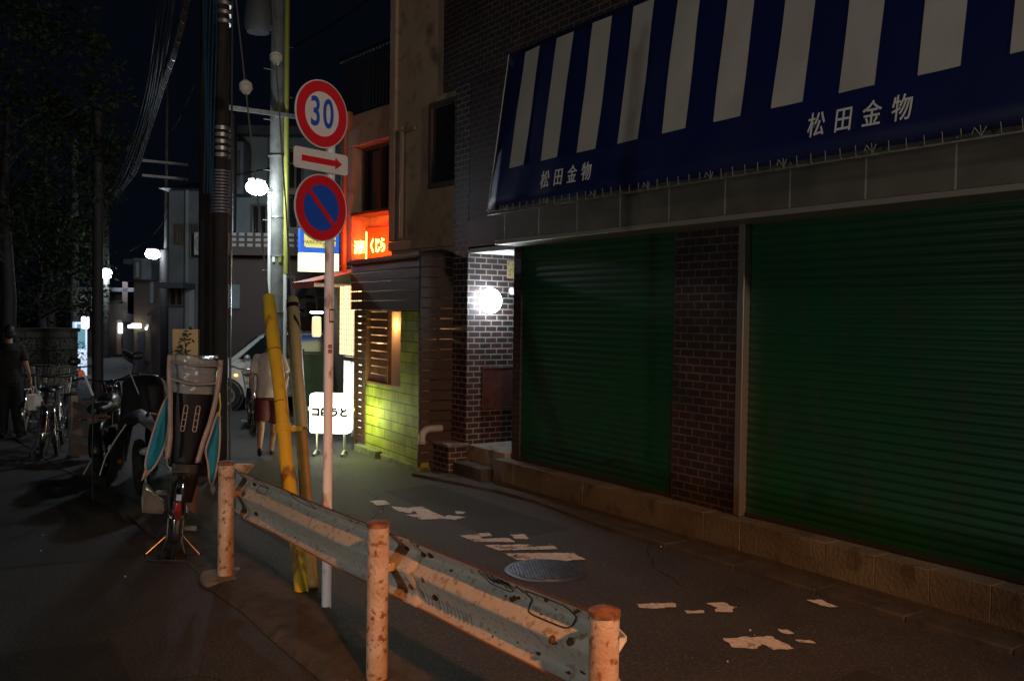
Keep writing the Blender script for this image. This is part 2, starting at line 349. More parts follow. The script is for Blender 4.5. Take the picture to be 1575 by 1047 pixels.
# shutters: curved slats
def shutter(y0, y1, name, tint):
    pitch = .066; prof = []
    z = .315; n_ = int((2.70-z)/pitch)
    for i in range(n_):
        zz = z+i*pitch
        for (dz, dx) in ((0, .0), (.006, -.001), (.012, -.005), (.03, -.0075), (.048, -.005), (.058, -.001)):
            prof.append((dx, zz+dz))
    ny = 12
    ny = 40; rows = [[(SX(5.71)+dx+.009*noise.noise(Vector((y0+(y1-y0)*j/ny*1., zz*1.1, 5))), y0+(y1-y0)*j/ny, zz+.003*noise.noise(Vector((j*.3, int(zz/.066)*3.1, 2)))) for j in range(ny+1)] for dx, zz in prof]
    m = MB(); m.grid(rows); o = m.build('roller_shutter', tint, shop, sharp=60)
    m = MB(); m.box(SX(5.68), SX(5.73), y0+.02, y1-.02, .303, .345); m.build('bottom_rail', mat('rail_dark', (.05, .06, .05), .45, .5), o, bev=.005)
    m = MB()
    for fy in (.35, .65):
        yy = y0+(y1-y0)*fy; m.box(SX(5.665), SX(5.69), yy-.06, yy+.06, .5, .52)
    m.build('handle', DARKM, o)
GREEN = mat('shutter_green', (.002, .068, .022), .42, col2=(.004, .046, .018), scale=2.0, thr=(.35, .72), col3=(.012, .052, .024), s3=5, stretch=(1, 1.2, .25))
shutter(5.88, 8.27, 'roller_shutter', GREEN)
shutter(-4.6, 5.02, 'roller_shutter', GREEN)
# fascia: tiled panels
m = MB(); m.box(SX(5.32), SX(5.79), -5, 8.22, 2.70, 3.3); m.build('fascia', brickmat('fascia_tiles', (.15, .135, .105), (.13, .12, .095), (.36, .33, .28), bw=.62, rh=2.0, ms=.008, offset=0, rough=.35), shop)
m = MB(); m.box(SX(5.31), SX(5.80), -5, 8.225, 2.655, 2.697); m.build('fascia_trim', mat('trim_metal', (.3, .27, .22), .4, .3), shop, bev=.004)
# awning sheet (leans back), stripes are cloth colour panels 3 mm proud
aw = tag(bpy.data.objects.new('awning', None), 'Awning')
del aw['label']; COL.objects.link(aw); aw.parent = shop
nrm = Vector((-1, 0, .146)).normalized()
def fold(y, s): return .022*noise.noise(Vector((y*.8, s*1.3, 3)))+.012*noise.noise(Vector((y*2.6+s*2, s*1.2, 8)))-.012*abs(math.sin(y*PI/1.9))*(1-s)
def A(y, s, off=0.): # s: 0 bottom .. 1 top
    return Vector((SX(5.22)+.25*s, y, 3.01+1.706*s))+nrm*(off+fold(y, s))
def Az(z): return (z-3.01)/1.706
NAVY = mat('awning_navy', (.001, .009, .085), .5, col2=(.001, .007, .065), scale=2, thr=(.35, .7))
CREAM = mat('awning_cream', (.52, .49, .43), .6, col2=(.44, .41, .35), scale=2.5, thr=(.35, .7))
rows = []
for i in range(13):
    s_ = i/12; rows.append([A(-3.5+(8.25+3.5)*j/80, s_) for j in range(81)])
m = MB(); m.grid(rows); sheet = m.build('awning_sheet', NAVY, shop, solid=.004)
m = MB()
k = 0
while 7.94-.571*k > -3.4:
    ya = 7.937-.574*k; yb = ya-.277
    rr = [[A(ya+(yb-ya)*j/6, Az(3.43)+(1-Az(3.43))*i/12*.96, .007) for j in range(7)] for i in range(13)]
    m.grid([r[::-1] for r in rr]); k += 1
m.build('awning_stripe', CREAM, sheet, flat=True)
bpy.data.objects.remove(aw)
# lettering
def aw_text(yc, zc, hh, sp, sxx):
    O_ = A(yc, Az(zc), .014)
    X_ = Vector((0, -1, 0)); Y_ = Vector((.25, 0, 1.706)).normalized(); Z_ = X_.cross(Y_)
    for i, ch in enumerate('松田金物'):
        M_ = frame(X_, Y_, Z_, O_+X_*(i-1.5)*sp)
        text('lettering', ch, hh, mat('lettering_cream', (.75, .73, .68), .6), sheet, M_, .003, sxx, .001)
aw_text(6.91, 3.215, .185, .215, .80)
aw_text(3.74, 3.225, .185, .215, .80)
aw_text(.55, 3.225, .185, .215, .80)
# bar and lashings
m = MB(); m.tube([A(-3.5, 0)+Vector((0, 0, -.035)), A(8.25, 0)+Vector((0, 0, -.035))], .014, 8); m.build('awning_bar', STEEL, shop)
m = MB(); y = 8.2
ROPE = mat('rope', (.26, .24, .2), .8)
while y > -3:
    m = MB(); p = A(y, 0); pts = [p+nrm*.014+Vector((0, .01, .03)), p+nrm*.02+Vector((0, .003, .0)), p+nrm*.022+Vector((0, 0, -.035)), p+Vector((.01, -.01, -.045))]
    m.tube(pts, .0025, 5)
    if int(y/.118) % 6 == 0: m.tube([p+nrm*.018+Vector((0, 0, -.03)), p+nrm*.04+Vector((0, .03, .012)), p+nrm*.03+Vector((0, .05, -.02))], .004, 5); m.tube([p+nrm*.018+Vector((0, 0, -.03)), p+nrm*.04+Vector((0, -.04, .008))], .004, 5)
    m.build('lashing', ROPE, shop); y -= .118
m = MB(); m.tube([A(8.255, 0), A(8.255, 1)], .009, 6); m.build('awning_edge_cord', STEEL, shop)
# entrance lamp, sensor, mailbox panel
el = thing('entrance_light', 'round glowing white wall light on the brick beside the shop entrance', 'wall light', (5.86, 9.26, 2.07))
m = MB(); m.xf(Matrix.Rotation(PI/2, 4, 'X')); m.lathe([(.1, 0), (.1, .03), (.09, .035)], 24); m.build('base', WHITEP, el)
m = MB(); m.ball((0, -.10, 0), (.15, .09, .15), 24, 14); gl = m.build('globe', mat('lamp_cold', (1, 1, 1), .4, emit=(.82, .92, 1), es=30), el)
gl.visible_shadow = True
lamp('bulb_light', el, (.0, -.24, 0), 13, (.85, .93, 1.0), .08)
p = Vector((6.2, 9.26, 2.17))
sn = thing('door_sensor', 'small pale round sensor on the lit brick wall right of the wall light', 'sensor', (6.235, 9.258, 2.2))
m = MB(); m.xf(Matrix.Rotation(PI/2, 4, 'X')); m.lathe([(.05, 0), (.048, .03), (.03, .05), (0, .055)], 20, cap=False); m.build('dome', WHITEP, sn)
m = MB(); m.xf(Matrix.Rotation(PI/2, 4, 'X')); m.lathe([(.056, 0), (.056, .012), (.04, .013)], 20); m.build('base', STEEL, sn)
np_ = thing('name_plate', 'square brown plaque set on the brick wall below the entrance light', 'plaque', (6.08, 9.256, 1.02))
m = MB(); m.box(-.26, .26, -.012, 0, -.24, .24); m.build('panel', mat('plaque_brown', (.12, .055, .045), .4, col2=(.07, .035, .03), scale=9, thr=(.45, .6)), np_, bev=.004)
m = MB()
for (a, b, c_, d) in ((-.268, -.258, -.248, .248), (.258, .268, -.248, .248)): m.box(a, b, -.02, -.001, c_, d)
for z in (-.248, .241): m.box(-.257, .257, -.02, -.001, z, z+.008)
m.build('frame', mat('plaque_frame', (.2, .15, .12), .4, .5), np_)
nt_ = thing('paper_notice', 'small yellowed notice stuck high on the lit brick by the shutter', 'notice', (6.215, 9.256, 2.47))
m = MB(); m.box(-.06, .06, -.004, 0, -.12, .1); m.build('sheet', mat('notice_paper', (.34, .27, .13), .7, col2=(.2, .15, .08), scale=22, thr=(.5, .55)), nt_)
# drain pipe elbow at plinth
pp = thing('vent_pipe', 'pale grey bent pipe coming out of the wall beside the brick plinth', 'pipe', (5.25, 9.62, 0))
q0 = P(688, 664, 10.9); q1 = P(664, 670, 10.85)
m = MB(); a = Vector((.16, .0, .52)); 
m.tube([(.22, 0, .52), (.06, 0, .52), (.01, 0, .51), (-.03, 0, .48), (-.045, 0, .43), (-.045, 0, .36)], .045, 14); m.build('bend', mat('pvc_grey', (.4, .39, .36), .5), pp)
m = MB(); m.tube([(-.045, 0, .375), (-.045, 0, .345)], .052, 14); m.build('collar', mat('pvc_grey2', (.3, .29, .27), .5), pp)

# ------------------------------------------------------------------ izakaya and its building
iz = thing('tavern_building', 'beige two storey building with a dark slatted tavern front beside the brick shop', 'building', (5.2, 9.66, 0), -math.atan(.07))
BEIGE = mat('beige_stucco', (.46, .34, .23), .85, col2=(.38, .28, .19), scale=2, thr=(.35, .7), bump=.5, bscale=60, col3=(.31, .23, .16), s3=5)
MOSS_LIT = brickmat('mossy_lit_block_wall', (.44, .47, .055), (.28, .32, .045), (.04, .05, .012), bw=.45, rh=.13, ms=.007, rough=.7, dirt=.65)  # moss green plus the sign's yellow-green light, both in the colour
# local: +Y along the street away, +X into the building
m = MB(); m.box(0, .12, 0, .62, -.1, 1.93); m.box(0, .12, .62, 1.85, -.1, .95); m.build('block_wall', MOSS_LIT, iz)
m = MB(); m.box(-.04, .14, .0, 1.9, -.1, .06); m.box(-.10, .0, 1.2, 2.0, -.1, .09); m.build('wall_footing', mat('mossy_concrete', (.22, .23, .12), .85, col2=(.1, .11, .05), scale=8), iz, bev=.01)
m = MB()
for i in range(5): m.box(-.035, -.005, .0, 2.35, 1.95+i*.13, 2.067+i*.13)
m.build('fascia_boards', WOODD, iz, bev=.004)
m = MB(); m.box(-.04, .0, -.02, .0, 1.94, 2.6); m.box(-.06, .6, -.03, 2.37, 2.6, 2.64); m.build('board_cap', DARKM, iz)
# slatted side
m = MB()
for i in range(20):
    z = .12+i*.124
    m.box(-.03, .48, -.03, -.012, z, z+.112)
for x in (-.03, .2, .44): m.box(x, x+.04, -.011, .01, .06, 2.6)
m.build('side_slats', WOODD, iz, bev=.003)
# window with frame, warm interior
m = MB(); m.box(.02, .07, .62, .66, .95, 1.94); m.box(.02, .07, 1.08, 1.12, .95, 1.94); m.box(.0, .07, 1.81, 1.86, -.05, 1.94); m.box(0.0, .09, .6, 1.86, .95, .98)
m.build('window_frame', mat('warm_wood', (.3, .15, .07), .5, col2=(.2, .1, .05), scale=5, stretch=(1, 1, 6)), iz, bev=.003)
m = MB()
for i in range(9): m.box(.05, .075, 1.12, 1.81, .985+i*.105, .985+i*.105+.09)
m.build('window_slats', mat('red_wood', (.16, .06, .035), .5, col2=(.1, .035, .02), scale=6), iz)
m = MB(); m.box(.3, .34, .5, 2.4, .9, 1.93); m.build('inner_panel', mat('inner_wall', (.5, .33, .2), .7), iz)
# door of slats beyond the low wall
m = MB()
for i in range(19): m.box(.04, .07, 1.87, 2.36, .1+i*.098, .1+i*.098+.084)
m.box(.03, .08, 1.86, 1.9, .0, 1.94); m.box(.03, .08, 2.34, 2.38, 0, 1.94)
dr = m.build('slatted_door', mat('door_wood', (.16, .08, .04), .5, col2=(.09, .045, .025), scale=6), iz)
m = MB(); m.box(.0, .028, 1.93, 1.95, .85, 1.1); m.build('handle', STEEL, dr)
lamp('inner_light', iz, (.2, 1.5, 1.75), 6, (1, .62, .25), .05)
lamp('inner_light', iz, (.3, .32, 1.7), 4, (1, .5, .2), .05)
lamp('inner_light', iz, (.25, 2.1, 1.5), 3, (1, .7, .4), .05)
# ground floor body behind
m = MB(); m.box(.45, 5.0, .0, 2.4, -.1, 2.58); m.box(.45, 5.0, 3.3, 4.6, -.1, 2.58); m.box(1.2, 5, 2.4, 3.3, -.1, 2.58); m.build('ground_floor', mat('dark_plaster', (.08, .065, .05), .8), iz)
# lit entrance panel of small tiles and tube light
m = MB(); m.box(.10, .15, 2.42, 3.2, 1.28, 2.3); m.build('lit_screen', mat('lit_paper', (.9, .8, .6), .6, emit=(1, .78, .42), es=2.6), iz)
m = MB()
for i in range(14): m.box(.085, .099, 2.42, 3.2, 1.28+i*.075, 1.284+i*.075)
for i in range(11): m.box(.086, .098, 2.42+i*.075, 2.424+i*.075, 1.28, 2.3)
m.build('screen_grid', mat('grid_wood', (.5, .35, .2), .5), iz)
m = MB(); m.box(.12, .16, 2.42, 2.95, .2, 1.18); m.build('lit_glass', mat('lit_glass', (.9, .95, .9), .4, emit=(.9, 1, .92), es=5), iz)
m = MB()
for y in (2.4, 2.6, 2.92): m.box(.07, .115, y, y+.03, .1, 1.25)
m.box(.07, .115, 2.4, 2.95, 1.2, 1.26)
m.build('glass_frame', STEEL, iz)
# entrance awning, red orange cloth
m = MB()
pa = [(.55, 2.30, 2.62), (-.55, 2.42, 2.33), (-.55, 3.55, 2.33), (.55, 3.5, 2.62)]
m.slab(pa, (0, 0, .012))
m.slab([(-.55, 2.42, 2.33), (-.55, 3.55, 2.33), (-.56, 3.55, 2.25), (-.56, 2.42, 2.25)], (.006, 0, 0))
m.build('entrance_awning', mat('awning_red', (.75, .12, .03), .6), iz)
m = MB()
for y in (2.44, 3.0, 3.53): m.tube([(-.54, y, 2.31), (.4, y, 2.3)], .012, 6)
m.tube([(-.54, 2.42, 2.31), (-.54, 3.55, 2.31)], .012, 6)
m.build('awning_frame', WHITEP, iz)
# upper floor, turned a little toward the viewer
UM = Matrix.Translation((.42, .28, 0)) @ Matrix.Rotation(math.radians(9), 4, 'Z')
def bx(m_, *a): m_.xf(UM); m_.box(*a); m_.xf()
IZM = Matrix.Translation((5.2, 9.66, 0)) @ Matrix.Rotation(-math.atan(.07), 4, 'Z')
def on_plane(px, py, x):          # local y, z on the facade plane
    I_ = (IZM @ UM).inverted(); o_ = I_ @ CO; d_ = I_.to_3x3() @ ray(px, py); q_ = o_+d_*((x-o_.x)/d_.x); return q_.y, q_.z
Y6 = on_plane(602, 350, 0)[0]; Y53 = on_plane(541, 350, .02)[0]; Y5 = on_plane(524, 250, .02)[0]
m = MB()
bx(m, 0, 6, -.6, Y6, 2.65, 9); bx(m, .02, 6, Y6, Y5, 4.3, 4.75); bx(m, .02, 6, Y53, Y5, 2.65, 4.299); bx(m, .3, 6, Y6, Y53, 2.65, 4.299)
bx(m, -.06, .0, -.5, Y6-.01, 2.74, 2.86); bx(m, -.05, .0, Y6-.14, Y6, 2.87, 8.9)
m.build('upper_wall', BEIGE, iz, bev=.01)
m = MB(); bx(m, -.01, .3, Y6+.01, Y53-.01, 3.30, 3.34)
for ya_ in (Y6+.02, (Y6+Y53)/2, Y53-.07): bx(m, .18, .24, ya_, ya_+.045, 3.34, 4.25)
bx(m, .18, .24, Y6+.02, Y53-.02, 4.25, 4.29)
wf = m.build('window_frame', mat('alu_bronze', (.16, .12, .09), .4, .5), iz)
m = MB(); bx(m, .245, .255, Y6+.02, Y53-.02, 3.34, 4.27); m.build('pane', mat('dark_glass', (.02, .022, .025), .12, spec=.8), wf)
m = MB(); yw = on_plane(664, 210, 0)[0]; bx(m, -.06, .0, -.3, yw, 3.48, 3.54); bx(m, -.05, .0, yw-.05, yw, 3.54, 4.5); bx(m, -.05, 0, -.3, yw, 4.5, 4.55)
wf = m.build('window_frame', MATS['alu_bronze'], iz)
m = MB(); bx(m, -.012, .0, -.3, yw-.05, 3.55, 4.49); m.build('pane', MATS['dark_glass'], wf)
m = MB(); m.xf(UM); yp = on_plane(623, 300, 0)[0]; m.tube([(-.05, yp, 2.9), (-.05, yp, 4.35)], .03, 8); m.tube([(-.05, yp, 4.3), (-.05, yp-.3, 4.3)], .025, 8); m.xf(); m.build('wall_pipe', mat('beige_pipe', (.3, .22, .16), .6), iz)
m = MB(); m.xf(UM); yp = on_plane(531, 250, -.03)[0]; m.tube([(-.04, yp, 2.5), (-.04, yp, 4.5)], .045, 10); m.tube([(-.04, yp, 4.5), (-.04, yp, 4.62), (-.04, yp, 4.8)], [.05, .12, .12], 10); m.xf(); m.build('downpipe', mat('red_lit_pipe', (.4, .16, .08), .5), iz)  # red of the neon light is put into the pipe colour
m = MB()
for i in range(18): bx(m, .10, .12, Y6+.03+i*.09, Y6+.04+i*.09+.008, 4.8, 5.62)
bx(m, .08, .14, Y6, Y5+.2, 5.62, 5.68); bx(m, .08, .14, Y6, Y5+.2, 4.755, 4.8); bx(m, .5, .55, Y6, Y5+.2, 4.76, 5.62)
m.build('balcony_rail', DARKM, iz)
# neon sign
NY0 = on_plane(598, 380, .05)[0]; NY1 = on_plane(537, 380, .05)[0]
neon = thing('neon_sign', 'glowing orange red neon lettering on the wall above the tavern awning', 'neon sign')
neon.matrix_world = IZM @ UM @ Matrix.Translation((.06, (NY0+NY1)/2, on_plane(570, 380, .05)[1]))
NE = mat('neon_tube', (1, .6, .2), .4, emit=(1, .42, .06), es=14)
Mn = frame((0, -1, 0), (0, 0, 1), (-1, 0, 0), (-.02, 0, 0))
NW = (NY1-NY0)/2
text('lettering', '酒処', .2, NE, neon, Mn @ Matrix.Translation((-NW*.42, .0, 0)), .012, .75, .002)
text('lettering', 'くじら', .22, NE, neon, Mn @ Matrix.Translation((NW*.48, .0, 0)), .012, .64, .003)
m = MB(); m.box(-.03, -.015, .03, .045, -.2, .22); m.build('divider_tube', NE, neon)
m = MB(); m.box(.0, .2, -NW+.01, NW-.01, -.19, -.16); m.box(.19, .21, -NW+.01, NW-.01, -.16, .3); m.build('back_panel', mat('neon_lit_back', (.8, .12, .05), .6), neon)  # wall patch behind the neon, its red light put into the colour
lamp('neon_glow', neon, (-.12, .0, .2), 15, (1, .06, .006), .05)
lamp('neon_glow', neon, (-.35, .25, .0), 4, (1, .08, .012), .06)

# standing lit sign
c = (G(487, 697)+G(530, 703))/2
ss = thing('standing_sign', 'white glowing standing sign on short metal legs in front of the tavern', 'sign', (c.x, c.y, 0))
face = Vector((-ray(512, 640).x-.35, -ray(512, 640).y, 0)).normalized(); ss.rotation_euler = (0, 0, math.atan2(face.y, face.x)+PI/2)
# local: -Y faces viewer
m = MB()
def rrect(m_, w_, z0, z1, y0, y1, r=.04, n=5):
    pts = []
    for cx, cz, a0 in ((w_/2-r, z1-r, 0), (-w_/2+r, z1-r, 90), (-w_/2+r, z0+r, 180), (w_/2-r, z0+r, 270)):
        for k in range(n+1): a = math.radians(a0+90*k/n); pts.append((cx+r*math.cos(a), y0, cz+r*math.sin(a)))
    m_.slab(pts, (0, y1-y0, 0))
rrect(m, .54, .30, .83, -.06, .06)
m.build('light_box', mat('sign_box_light', (.95, 1, .85), .4, emit=(.94, 1, .74), es=5), ss)
text('lettering', 'コはうと', .125, mat('letter_dark', (.03, .06, .04), .5), ss, frame((1, 0, 0), (0, 0, 1), (0, -1, 0), (0, -.064, .575)), .004, 1, .010)
m = MB()
for x in (-.19, .19): m.tube([(x, 0, .3), (x, 0, .06)], .018, 8); m.tube([(x, -.13, .02), (x, 0, .07), (x, .13, .02)], .02, 8)
for i, x in enumerate((-.19, .19)):
    q = MB(); q.tube([(x, 0, .3), (x, 0, .06)], .018, 8); q.tube([(x, -.13, .02), (x, 0, .07), (x, .13, .02)], .02, 8); q.build('leg', STEEL, ss)
for x in (-.288, .288):
    q = MB(); q.xf(Matrix.Translation((x, 0, .62)) @ Matrix.Rotation(PI/2, 4, 'Y')); q.lathe([(.03, -.02), (.03, .02)], 12); q.build('knob', WHITEP, ss)
lamp('sign_light', ss, (.40, .02, .55), 13.0, (.86, 1, .28), .14)
lamp('sign_light', ss, (-.1, -.12, .2), 2.0, (.9, 1, .5), .1)

# parking sign box
ps = thing('parking_sign', 'blue and yellow lit box sign hanging behind the no parking sign', 'sign', P(490, 390, 15))
fd = Vector((-ray(490, 390).x, -ray(490, 390).y, 0)).normalized(); ps.rotation_euler = (0, 0, math.atan2(fd.y, fd.x)+PI/2+.25)
m = MB(); m.box(-.32, .32, -.08, .08, -.30, .0); m.build('lower_box', mat('sign_yellow_light', (1, .95, .6), .4, emit=(1, .95, .45), es=2.2), ps)
m = MB(); m.box(-.32, .32, -.08, .08, .002, .40); m.build('upper_box', mat('sign_blue_light', (.02, .12, .6), .4, emit=(.02, .13, .7), es=.9), ps)
m = MB(); rrect(m, .52, .09, .38, -.09, -.081, .05); m.build('badge', mat('badge_yellow', (.9, .8, .2), .4, emit=(.85, .8, .25), es=.8), ps)
text('lettering', 'PARKING', .085, mat('letter_navy', (.01, .02, .15), .5), ps, frame((1, 0, 0), (0, 0, 1), (0, -1, 0), (-.1, -.093, .17)), .002)
text('lettering', 'SERVICE', .06, MATS['letter_navy'], ps, frame((1, 0, 0), (0, 0, 1), (0, -1, 0), (.15, -.093, .12)), .002)
text('lettering', 'C', .2, MATS['letter_navy'], ps, frame((1, 0, 0), (0, 0, 1), (0, -1, 0), (.2, -.093, .26)), .002)
m = MB(); m.tube([(.32, .02, .3), (.9, .02, .3)], .02, 8); m.tube([(.32, .02, -.2), (.9, .02, -.2)], .02, 8); m.build('bracket', STEEL, ps)
lamp('box_glow', ps, (0, -.2, -.15), 1.2, (1, .9, .4), .1)
# ------------------------------------------------------------------ traffic sign post
b0 = G(502, 943)
tp = thing('traffic_sign', 'pale sign post with a round 30 disc, red arrow plate and no parking disc', 'traffic sign', (b0.x, b0.y, 0))
POLEW = mat('sign_post_paint', (.84, .81, .86), .45, col2=(.76, .72, .77), scale=5, stretch=(1, 1, .5), thr=(.4, .7), col3=(.42, .33, .32), s3=16)
m = MB(); m.tube([(0, 0, -.05), (.0, 0, 3.2)], .03, 20); m.build('post', POLEW, tp)
m = MB(); m.tube([(0, 0, 3.2), (0, 0, 3.215)], [.032, .025], 16); m.build('post_cap', DARKM, tp)
def disc(m_, r, y0, y1, zc, n=64): m_.slab([(r*math.cos(2*PI*i/n), y0, zc+r*math.sin(2*PI*i/n)) for i in range(n)], (0, y1-y0, 0))
def ring(m_, r0, r1, y, zc, n=64, th=.002):
    vs = []
    for i in range(n):
        a = 2*PI*i/n
        for r in (r0, r1):
            for yy in (y, y+th): vs.append((r*math.cos(a), yy, zc+r*math.sin(a)))
    fs = []
    for i in range(n):
        a = 4*i; b = 4*((i+1) % n)
        fs += [(a, b, b+2, a+2), (a+1, a+3, b+3, b+1), (a, a+1, b+1, b), (a+2, b+2, b+3, a+3)]
    m_.add(vs, fs)
SF = -.05; SA = math.radians(19); R_ = .204
def discsign(zc, dx, name):
    m = MB(); disc(m, R_, SF, SF+.003, zc); ring(m, R_-.003, R_+.001, SF-.004, zc, th=.012)
    o = m.build('sign_disc', mat('sign_white', (.86, .80, .78), .4, col2=(.80, .74, .72), scale=10), tp)
    o.location = (-.107, -.037, 0); o.rotation_euler.z = SA; return o
ox = P(490, 176, 5.6).x-b0.x
d1 = discsign(3.11, ox, 'a'); d2 = discsign(2.54, P(489, 319, 5.6).x-b0.x, 'b')
SR = mat('sign_red', (.62, .02, .03)); SB = BLUEP
m = MB(); ring(m, .135, R_-.006, SF-.0035, 3.11, th=.003); m.build('red_ring', SR, d1)
text('numeral', '3', .248, SB, d1, frame((1, 0, 0), (0, 0, 1), (0, -1, 0), (-.053, SF-.003, 3.11)), .003, .70, .003)
text('numeral', '0', .248, SB, d1, frame((1, 0, 0), (0, 0, 1), (0, -1, 0), (.049, SF-.003, 3.11)), .003, .70, .003)
m = MB(); ring(m, .140, R_-.006, SF-.0035, 2.54, th=.003); 
a = math.radians(-45); ux, uz = math.cos(a), math.sin(a); hw = .0155
m.slab([(ux*.142+uz*hw, SF-.0055, 2.54+uz*.142-ux*hw), (ux*.142-uz*hw, SF-.0055, 2.54+uz*.142+ux*hw), (-ux*.142-uz*hw, SF-.0055, 2.54-uz*.142+ux*hw), (-ux*.142+uz*hw, SF-.0055, 2.54-uz*.142-ux*hw)], (0, .0015, 0))
m.build('red_ring', SR, d2)
m = MB(); disc(m, .141, SF-.0025, SF-.0005, 2.54); m.build('blue_field', SB, d2)
m = MB(); rrect(m, .43, 2.762, 2.888, SF, SF+.003, .02); ap = m.build('arrow_plate', MATS['sign_white'], tp); ap.location = (-.107, -.037, 0); ap.rotation_euler.z = SA
m = MB(); zc = 2.825; m.slab([(-.155, SF-.002, zc-.018), (.11, SF-.002, zc-.018), (.11, SF-.002, zc-.036), (.165, SF-.002, zc), (.11, SF-.002, zc+.036), (.11, SF-.002, zc+.018), (-.155, SF-.002, zc+.018)], (0, .0015, 0)); m.build('red_arrow', SR, ap)
m = MB()
for z in (3.2, 3.05, 2.87, 2.81, 2.63, 2.48): m.tube([(0, 0, z-.012), (0, 0, z+.012)], .034, 16); m.box(-.05, .05, SF+.004, -.028, z-.012, z+.012)
bq = m.build('bracket', STEEL, tp); bq.rotation_euler.z = SA
m = MB()
def stk(m_, z, hh, a0, a1, r=.0315):
    n = 8; vs = []
    for i in range(n+1):
        a = a0+(a1-a0)*i/n; vs += [(r*math.cos(a), r*math.sin(a), z), (r*math.cos(a), r*math.sin(a), z+hh)]
    m_.add(vs, [(2*i, 2*i+2, 2*i+3, 2*i+1) for i in range(n)])
stk(m, 1.84, .085, -1.9, -.6); st_ = m.build('sticker', BLACKP, tp)
m = MB(); stk(m, 1.85, .065, -1.8, -.7, .0322); m.build('sticker_face', mat('sticker_white', (.65, .55, .55), .5), st_)
m = MB()
for k in range(8):
    a = -1.95+.2*(k % 4); z = 1.66+.03*(k//4)
    m.tube([(.032*math.cos(a+.08*math.cos(t)), .032*math.sin(a+.08*math.cos(t)), z+.012*math.sin(t)) for t in [i*PI/5 for i in range(11)]], .0012, 4)
m.build('scribble', mat('ink', (.08, .05, .06), .6), tp)

# ------------------------------------------------------------------ guardrail
POSTM = mat('rusty_white_post', (.60, .50, .41), .6, col2=(.42, .24, .13), scale=7, thr=(.38, .72), bump=.6, bscale=55, col3=(.22, .09, .04), s3=26)
BEAMM = mat('rusty_beam', (.56, .55, .51), .45, col2=(.47, .46, .41), scale=3, thr=(.3, .8), bump=.5, bscale=26, col3=(.36, .27, .19), s3=30)
RUST = mat('rust', (.14, .05, .02), .9, col2=(.07, .03, .015), scale=20, bump=.5, bscale=60)
gr = thing('guardrail', 'rusty white corrugated guardrail on three round posts, paint scratched and scribbled on', 'guardrail', (2.0, 4.2, 0))
GP = [(1.915, 6.423), (2.02, 4.186), (2.119, 2.517)]
for i, (x, y) in enumerate(GP):
    m = MB(); m.xf(Matrix.Translation((x-2, y-4.2, 0))); r = .055
    m.tube([(0, 0, -.1), (0, 0, .82)], r, 28)
    po = m.build('post', POSTM, gr)
    m = MB(); m.xf(Matrix.Translation((x-2, y-4.2, 0))); m.tube([(0, 0, .8195), (0, 0, .838), (0, 0, .846)], [r+.004, r+.004, r-.012], 28); m.build('post_cap', mat('cap_rust', (.3, .15, .08), .7, col2=(.13, .05, .025), scale=18), po)
    m = MB(); m.xf(Matrix.Translation((x-2, y-4.2, 0))); m.box(.04, .082, -.03, .03, .585, .63)
    if i < 2: m.build('spacer', POSTM, gr, bev=.006)
# W profile, local x toward road, z
WP = [(.045, .4345), (.052, .439), (.060, .445), (.070, .455), (.079, .468), (.08, .487), (.07, .508), (.015, .596), (.010, .607), (.015, .615), (.07, .675), (.08, .685), (.08, .70), (.07, .71), (.012, .765), (.004, .774), (.0, .779)]
def line_x(y): 
    if y > GP[1][1]: t = (y-GP[1][1])/(GP[0][1]-GP[1][1]); return GP[1][0]+(GP[0][0]-GP[1][0])*t
    t = (GP[1][1]-y)/(GP[1][1]-GP[2][1]); return GP[1][0]+(GP[2][0]-GP[1][0])*t
def beam(y0, y1, off, flare0=None):
    rows = []; n_ = max(4, int(abs(y1-y0)/.08))
    for i in range(n_+1):
        y = y0+(y1-y0)*i/n_
        dent = .012*noise.noise(Vector((y*1.1, 0, 4)))
        rows.append([(line_x(y)-2+.065+off+x+dent+.006*noise.noise(Vector((y*3, z*4, 1))), y-4.2, z+.006*noise.noise(Vector((y*.8, 2, 9)))) for x, z in WP])
    m_ = MB(); m_.grid(rows); return m_
b1 = beam(6.38, 4.0, .0).build('rail_beam', BEAMM, gr, solid=.004, sharp=80)
b2 = beam(4.25, 2.56, .006).build('rail_beam', BEAMM, gr, solid=.004, sharp=80)
# curled end piece
m = MB(); rows = []
xe = line_x(6.35)-2+.07
for i in range(16):
    a = i/15*PI; rr = .09
    rows.append([(xe+x*math.cos(a)*1.0+rr*(1-math.cos(a)), 6.355-4.2+.22*min(1, i/4)+(rr+x*.6)*math.sin(a), z) for x, z in WP])
m.grid(rows); m.build('end_piece', BEAMM, gr, solid=.004, sharp=80)
# bolts, reflector brackets, scratches; on the side toward the viewer
def beam_pt(y, z, off=0.):
    for i in range(len(WP)-1):
        if WP[i][1] <= z <= WP[i+1][1]:
            t = (z-WP[i][1])/(WP[i+1][1]-WP[i][1]); x = WP[i][0]+(WP[i+1][0]-WP[i][0])*t; break
    dent = .012*noise.noise(Vector((y*1.1, 0, 4)))
    return Vector((line_x(y)-2+.06+(.006 if y < 4.2 else 0)+.005+x+dent+.006*noise.noise(Vector((y*3, z*4, 1)))-.004-off, y-4.2, z+.006*noise.noise(Vector((y*.8, 2, 9)))))
q = MB()
for (y, z) in ((4.15, .70), (4.08, .52), (4.0, .70), (2.72, .70), (2.72, .52), (2.8, .62), (2.9, .60), (6.25, .70), (6.2, .5), (6.3, .62), (3.86, .52), (3.9, .72)):
    q = MB(); p = beam_pt(y, z); q.xf(Matrix.Translation(p) @ Matrix.Rotation(-PI/2, 4, 'Y')); q.lathe([(.019, -.004), (.019, .003), (.013, .005), (.013, .012), (.008, .016)], 12); q.build('bolt', RUST, gr)
q = MB()
